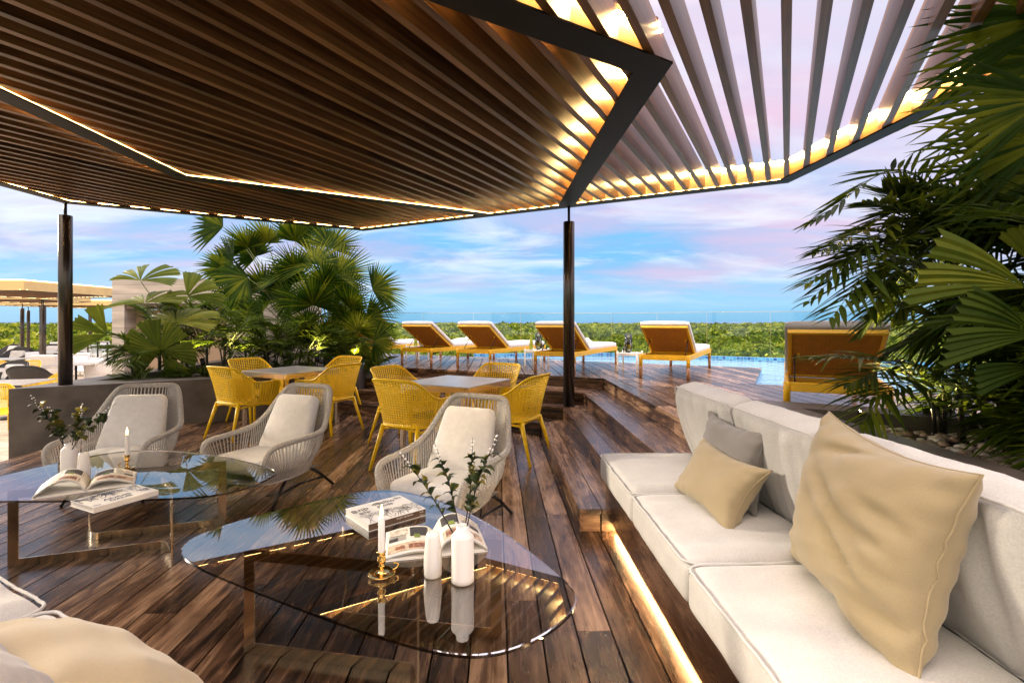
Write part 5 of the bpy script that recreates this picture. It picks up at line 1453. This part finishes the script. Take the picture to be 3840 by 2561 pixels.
def rattan_chair(label,loc,rz,group):
    t=thing('rattan_chair',label,'armchair',loc,rz,group)
    hb=[(-.30,-.32,.30),(-.40,-.36,.52),(-.43,-.15,.60),(-.42,.08,.66),(-.36,.28,.80),(-.2,.38,.88),(0,.40,.89)]
    bb=[(-.26,-.32,.28),(-.30,-.30,.25),(-.31,-.15,.24),(-.30,.0,.24),(-.26,.15,.25),(-.15,.24,.26),(0,.26,.26)]
    fr=spline(hb+[(-x,y,z) for x,y,z in hb[-2::-1]],60); fb=spline(bb+[(-x,y,z) for x,y,z in bb[-2::-1]],60)
    b=MB(); vs=[];fs=[]
    for i in range(60):
        for j in range(7):
            p=fb[i].lerp(fr[i],j/6); vs.append(p)
    for i in range(59):
        for j in range(6): fs.append((i*7+j,(i+1)*7+j,(i+1)*7+j+1,i*7+j+1))
    b.add(vs,fs,None,.5,True); b.prism([(q.x,q.y) for q in fb[::6]],.24,.262); tl(b.build('shell',M['rattan'],solid=.02),t)
    b=MB(); b.tube(fr,.022,8); tl(b.build('rim',M['rattan']),t)
    b=MB(); vs,f=grid_box(.27,.27,.06,.05,(8,8,4)); b.add(vs,f,Matrix.Translation((0,-.03,.33)),.5,True); tl(b.build('seat_cushion',M['sofa']),t)
    b=MB(); vs,f=grid_box(.25,.22,.06,.05,(8,8,4)); b.add(vs,f,Matrix.Translation((0,.22,.60))@Matrix.Rotation(R(68),4,'X'),.5,True); tl(b.build('back_cushion',M['sofa']),t)
    for sx in (-1,1):
        for sy in (-1,1):
            b=MB(); b.tube([(sx*.22,sy*.2,.25),(sx*.30,sy*.28,0)],.013,6); tl(b.build('leg',M['blackmetal']),t)
    return t
def terrace_table(label,loc,rz,group,w=.95):
    t=thing('terrace_table',label,'table',loc,rz,group)
    b=MB(); b.box((0,0,.735),(w,w,.022)); tl(b.build('tabletop',M['tabletop'],bevel=.003),t)
    b=MB(); b.lathe([(.03,.03),(.03,.72)],12); b.lathe([(0,.0),(.27,.0),(.27,.012),(.05,.03),(0,.03)],20); tl(b.build('pedestal',M['blackmetal']),t)
    return t
def at(x,Yd): 
    return Vector(((x-1920)*Yd/FX,Yd,ZT0))
gt2,gw,ga,gr='dark tables on the lower terrace','white chairs on the lower terrace','white armchairs on the lower terrace','black rattan armchairs on the lower terrace'
tt=terrace_table('pale topped terrace table nearest the left edge of the photo',at(35,10.6),.3,gt2,1.1)
dup(tt,at(45,13.4),.3,'dark terrace table behind the nearest one at the left edge',gt2); dup(tt,at(20,17.2),.3,'terrace table under the gold edged pergolas at far left',gt2)
dup(tt,at(205,21),.3,'terrace table behind the left black post',gt2); dup(tt,at(285,15.2),.3,'round based terrace table right of the left black post',gt2)
dup(tt,at(330,22),.3,'terrace table before the glass rail right of the left post',gt2)
yg='yellow chairs on the lower terrace'
dup(yc,at(4,9.05),R(70),'yellow chair at the left edge just outside the planter wall',yg)
dup(yc,at(165,11.6),R(-60),'yellow perforated chair partly hidden by the left black post',yg)
dup(yc,at(95,14.6),R(30),'yellow chair side on behind the second terrace table',yg); dup(yc,at(38,15.2),R(165),'yellow chair with its back to us at the second terrace table',yg)
wc=white_chair('white plastic chair seen side on just left of the left black post',at(140,18.4),R(75),gw)
dup(wc,at(325,16.2),R(75),'white plastic chair seen side on right of the left black post',gw)
dup(wc,at(345,24),R(170),'white plastic chair standing behind the glass rail near the pale wall',gw); dup(wc,at(375,24.5),R(190),'second white plastic chair behind the glass rail next to the pale wall',gw)
dup(wc,at(215,27),R(60),'distant white chair left of the left black post',gw); dup(wc,at(402,28),R(60),'distant white chair at the edge of the pale wall',gw)
wa=white_armchair('white armchair behind the white side chair, left of the left black post',at(198,17.8),R(185),ga)
dup(wa,at(405,15.6),R(185),'white armchair touching the pale concrete wall edge',ga); dup(wa,at(315,19),R(185),'white armchair between the left black post and the glass rail',ga)
ra=rattan_chair('black rattan armchair with pale cushion in front of the left black post',at(118,13.0),R(200),gr)
dup(ra,at(107,22.5),R(180),'black rattan armchair with its dark back to us below the pergola column',gr)
dup(ra,at(48,20.5),R(10),'black rattan armchair with pale back cushion at far left',gr); dup(ra,at(25,24.5),R(-10),'farthest black rattan armchair at the left edge',gr)
dup(ra,at(185,24.5),R(15),'black rattan armchair with pale cushion behind the terrace table',gr); dup(ra,at(20,13.9),R(0),'black rattan armchair with pale cushion behind the front table',gr)
dup(ra,at(290,24),R(-15),'black rattan armchair with pale cushion right of the left post',gr)
# glass rail on the terrace
t=thing('glass_rail','dark framed glass rail beside the pale concrete wall on the lower terrace','railing',at(390,21.5))
b=MB(); a=at(330,21.5);c=at(440,21.5)
for f in (0,.33,.66,1):
    p=a.lerp(c,f); b.box((p.x,p.y,ZT0+.55),(.04,.04,1.1))
b.box(((a.x+c.x)/2,a.y,ZT0+1.12),(c.x-a.x,.05,.04)); keepw(b.build('rail_frame',M['blackmetal']),t)
b=MB(); b.box(((a.x+c.x)/2,a.y,ZT0+.58),(c.x-a.x-.05,.012,.95)); keepw(b.build('pane',M['railglass']),t)
print('OBJECTS',len(bpy.data.objects),'verts',sum(len(m.vertices) for m in bpy.data.meshes))
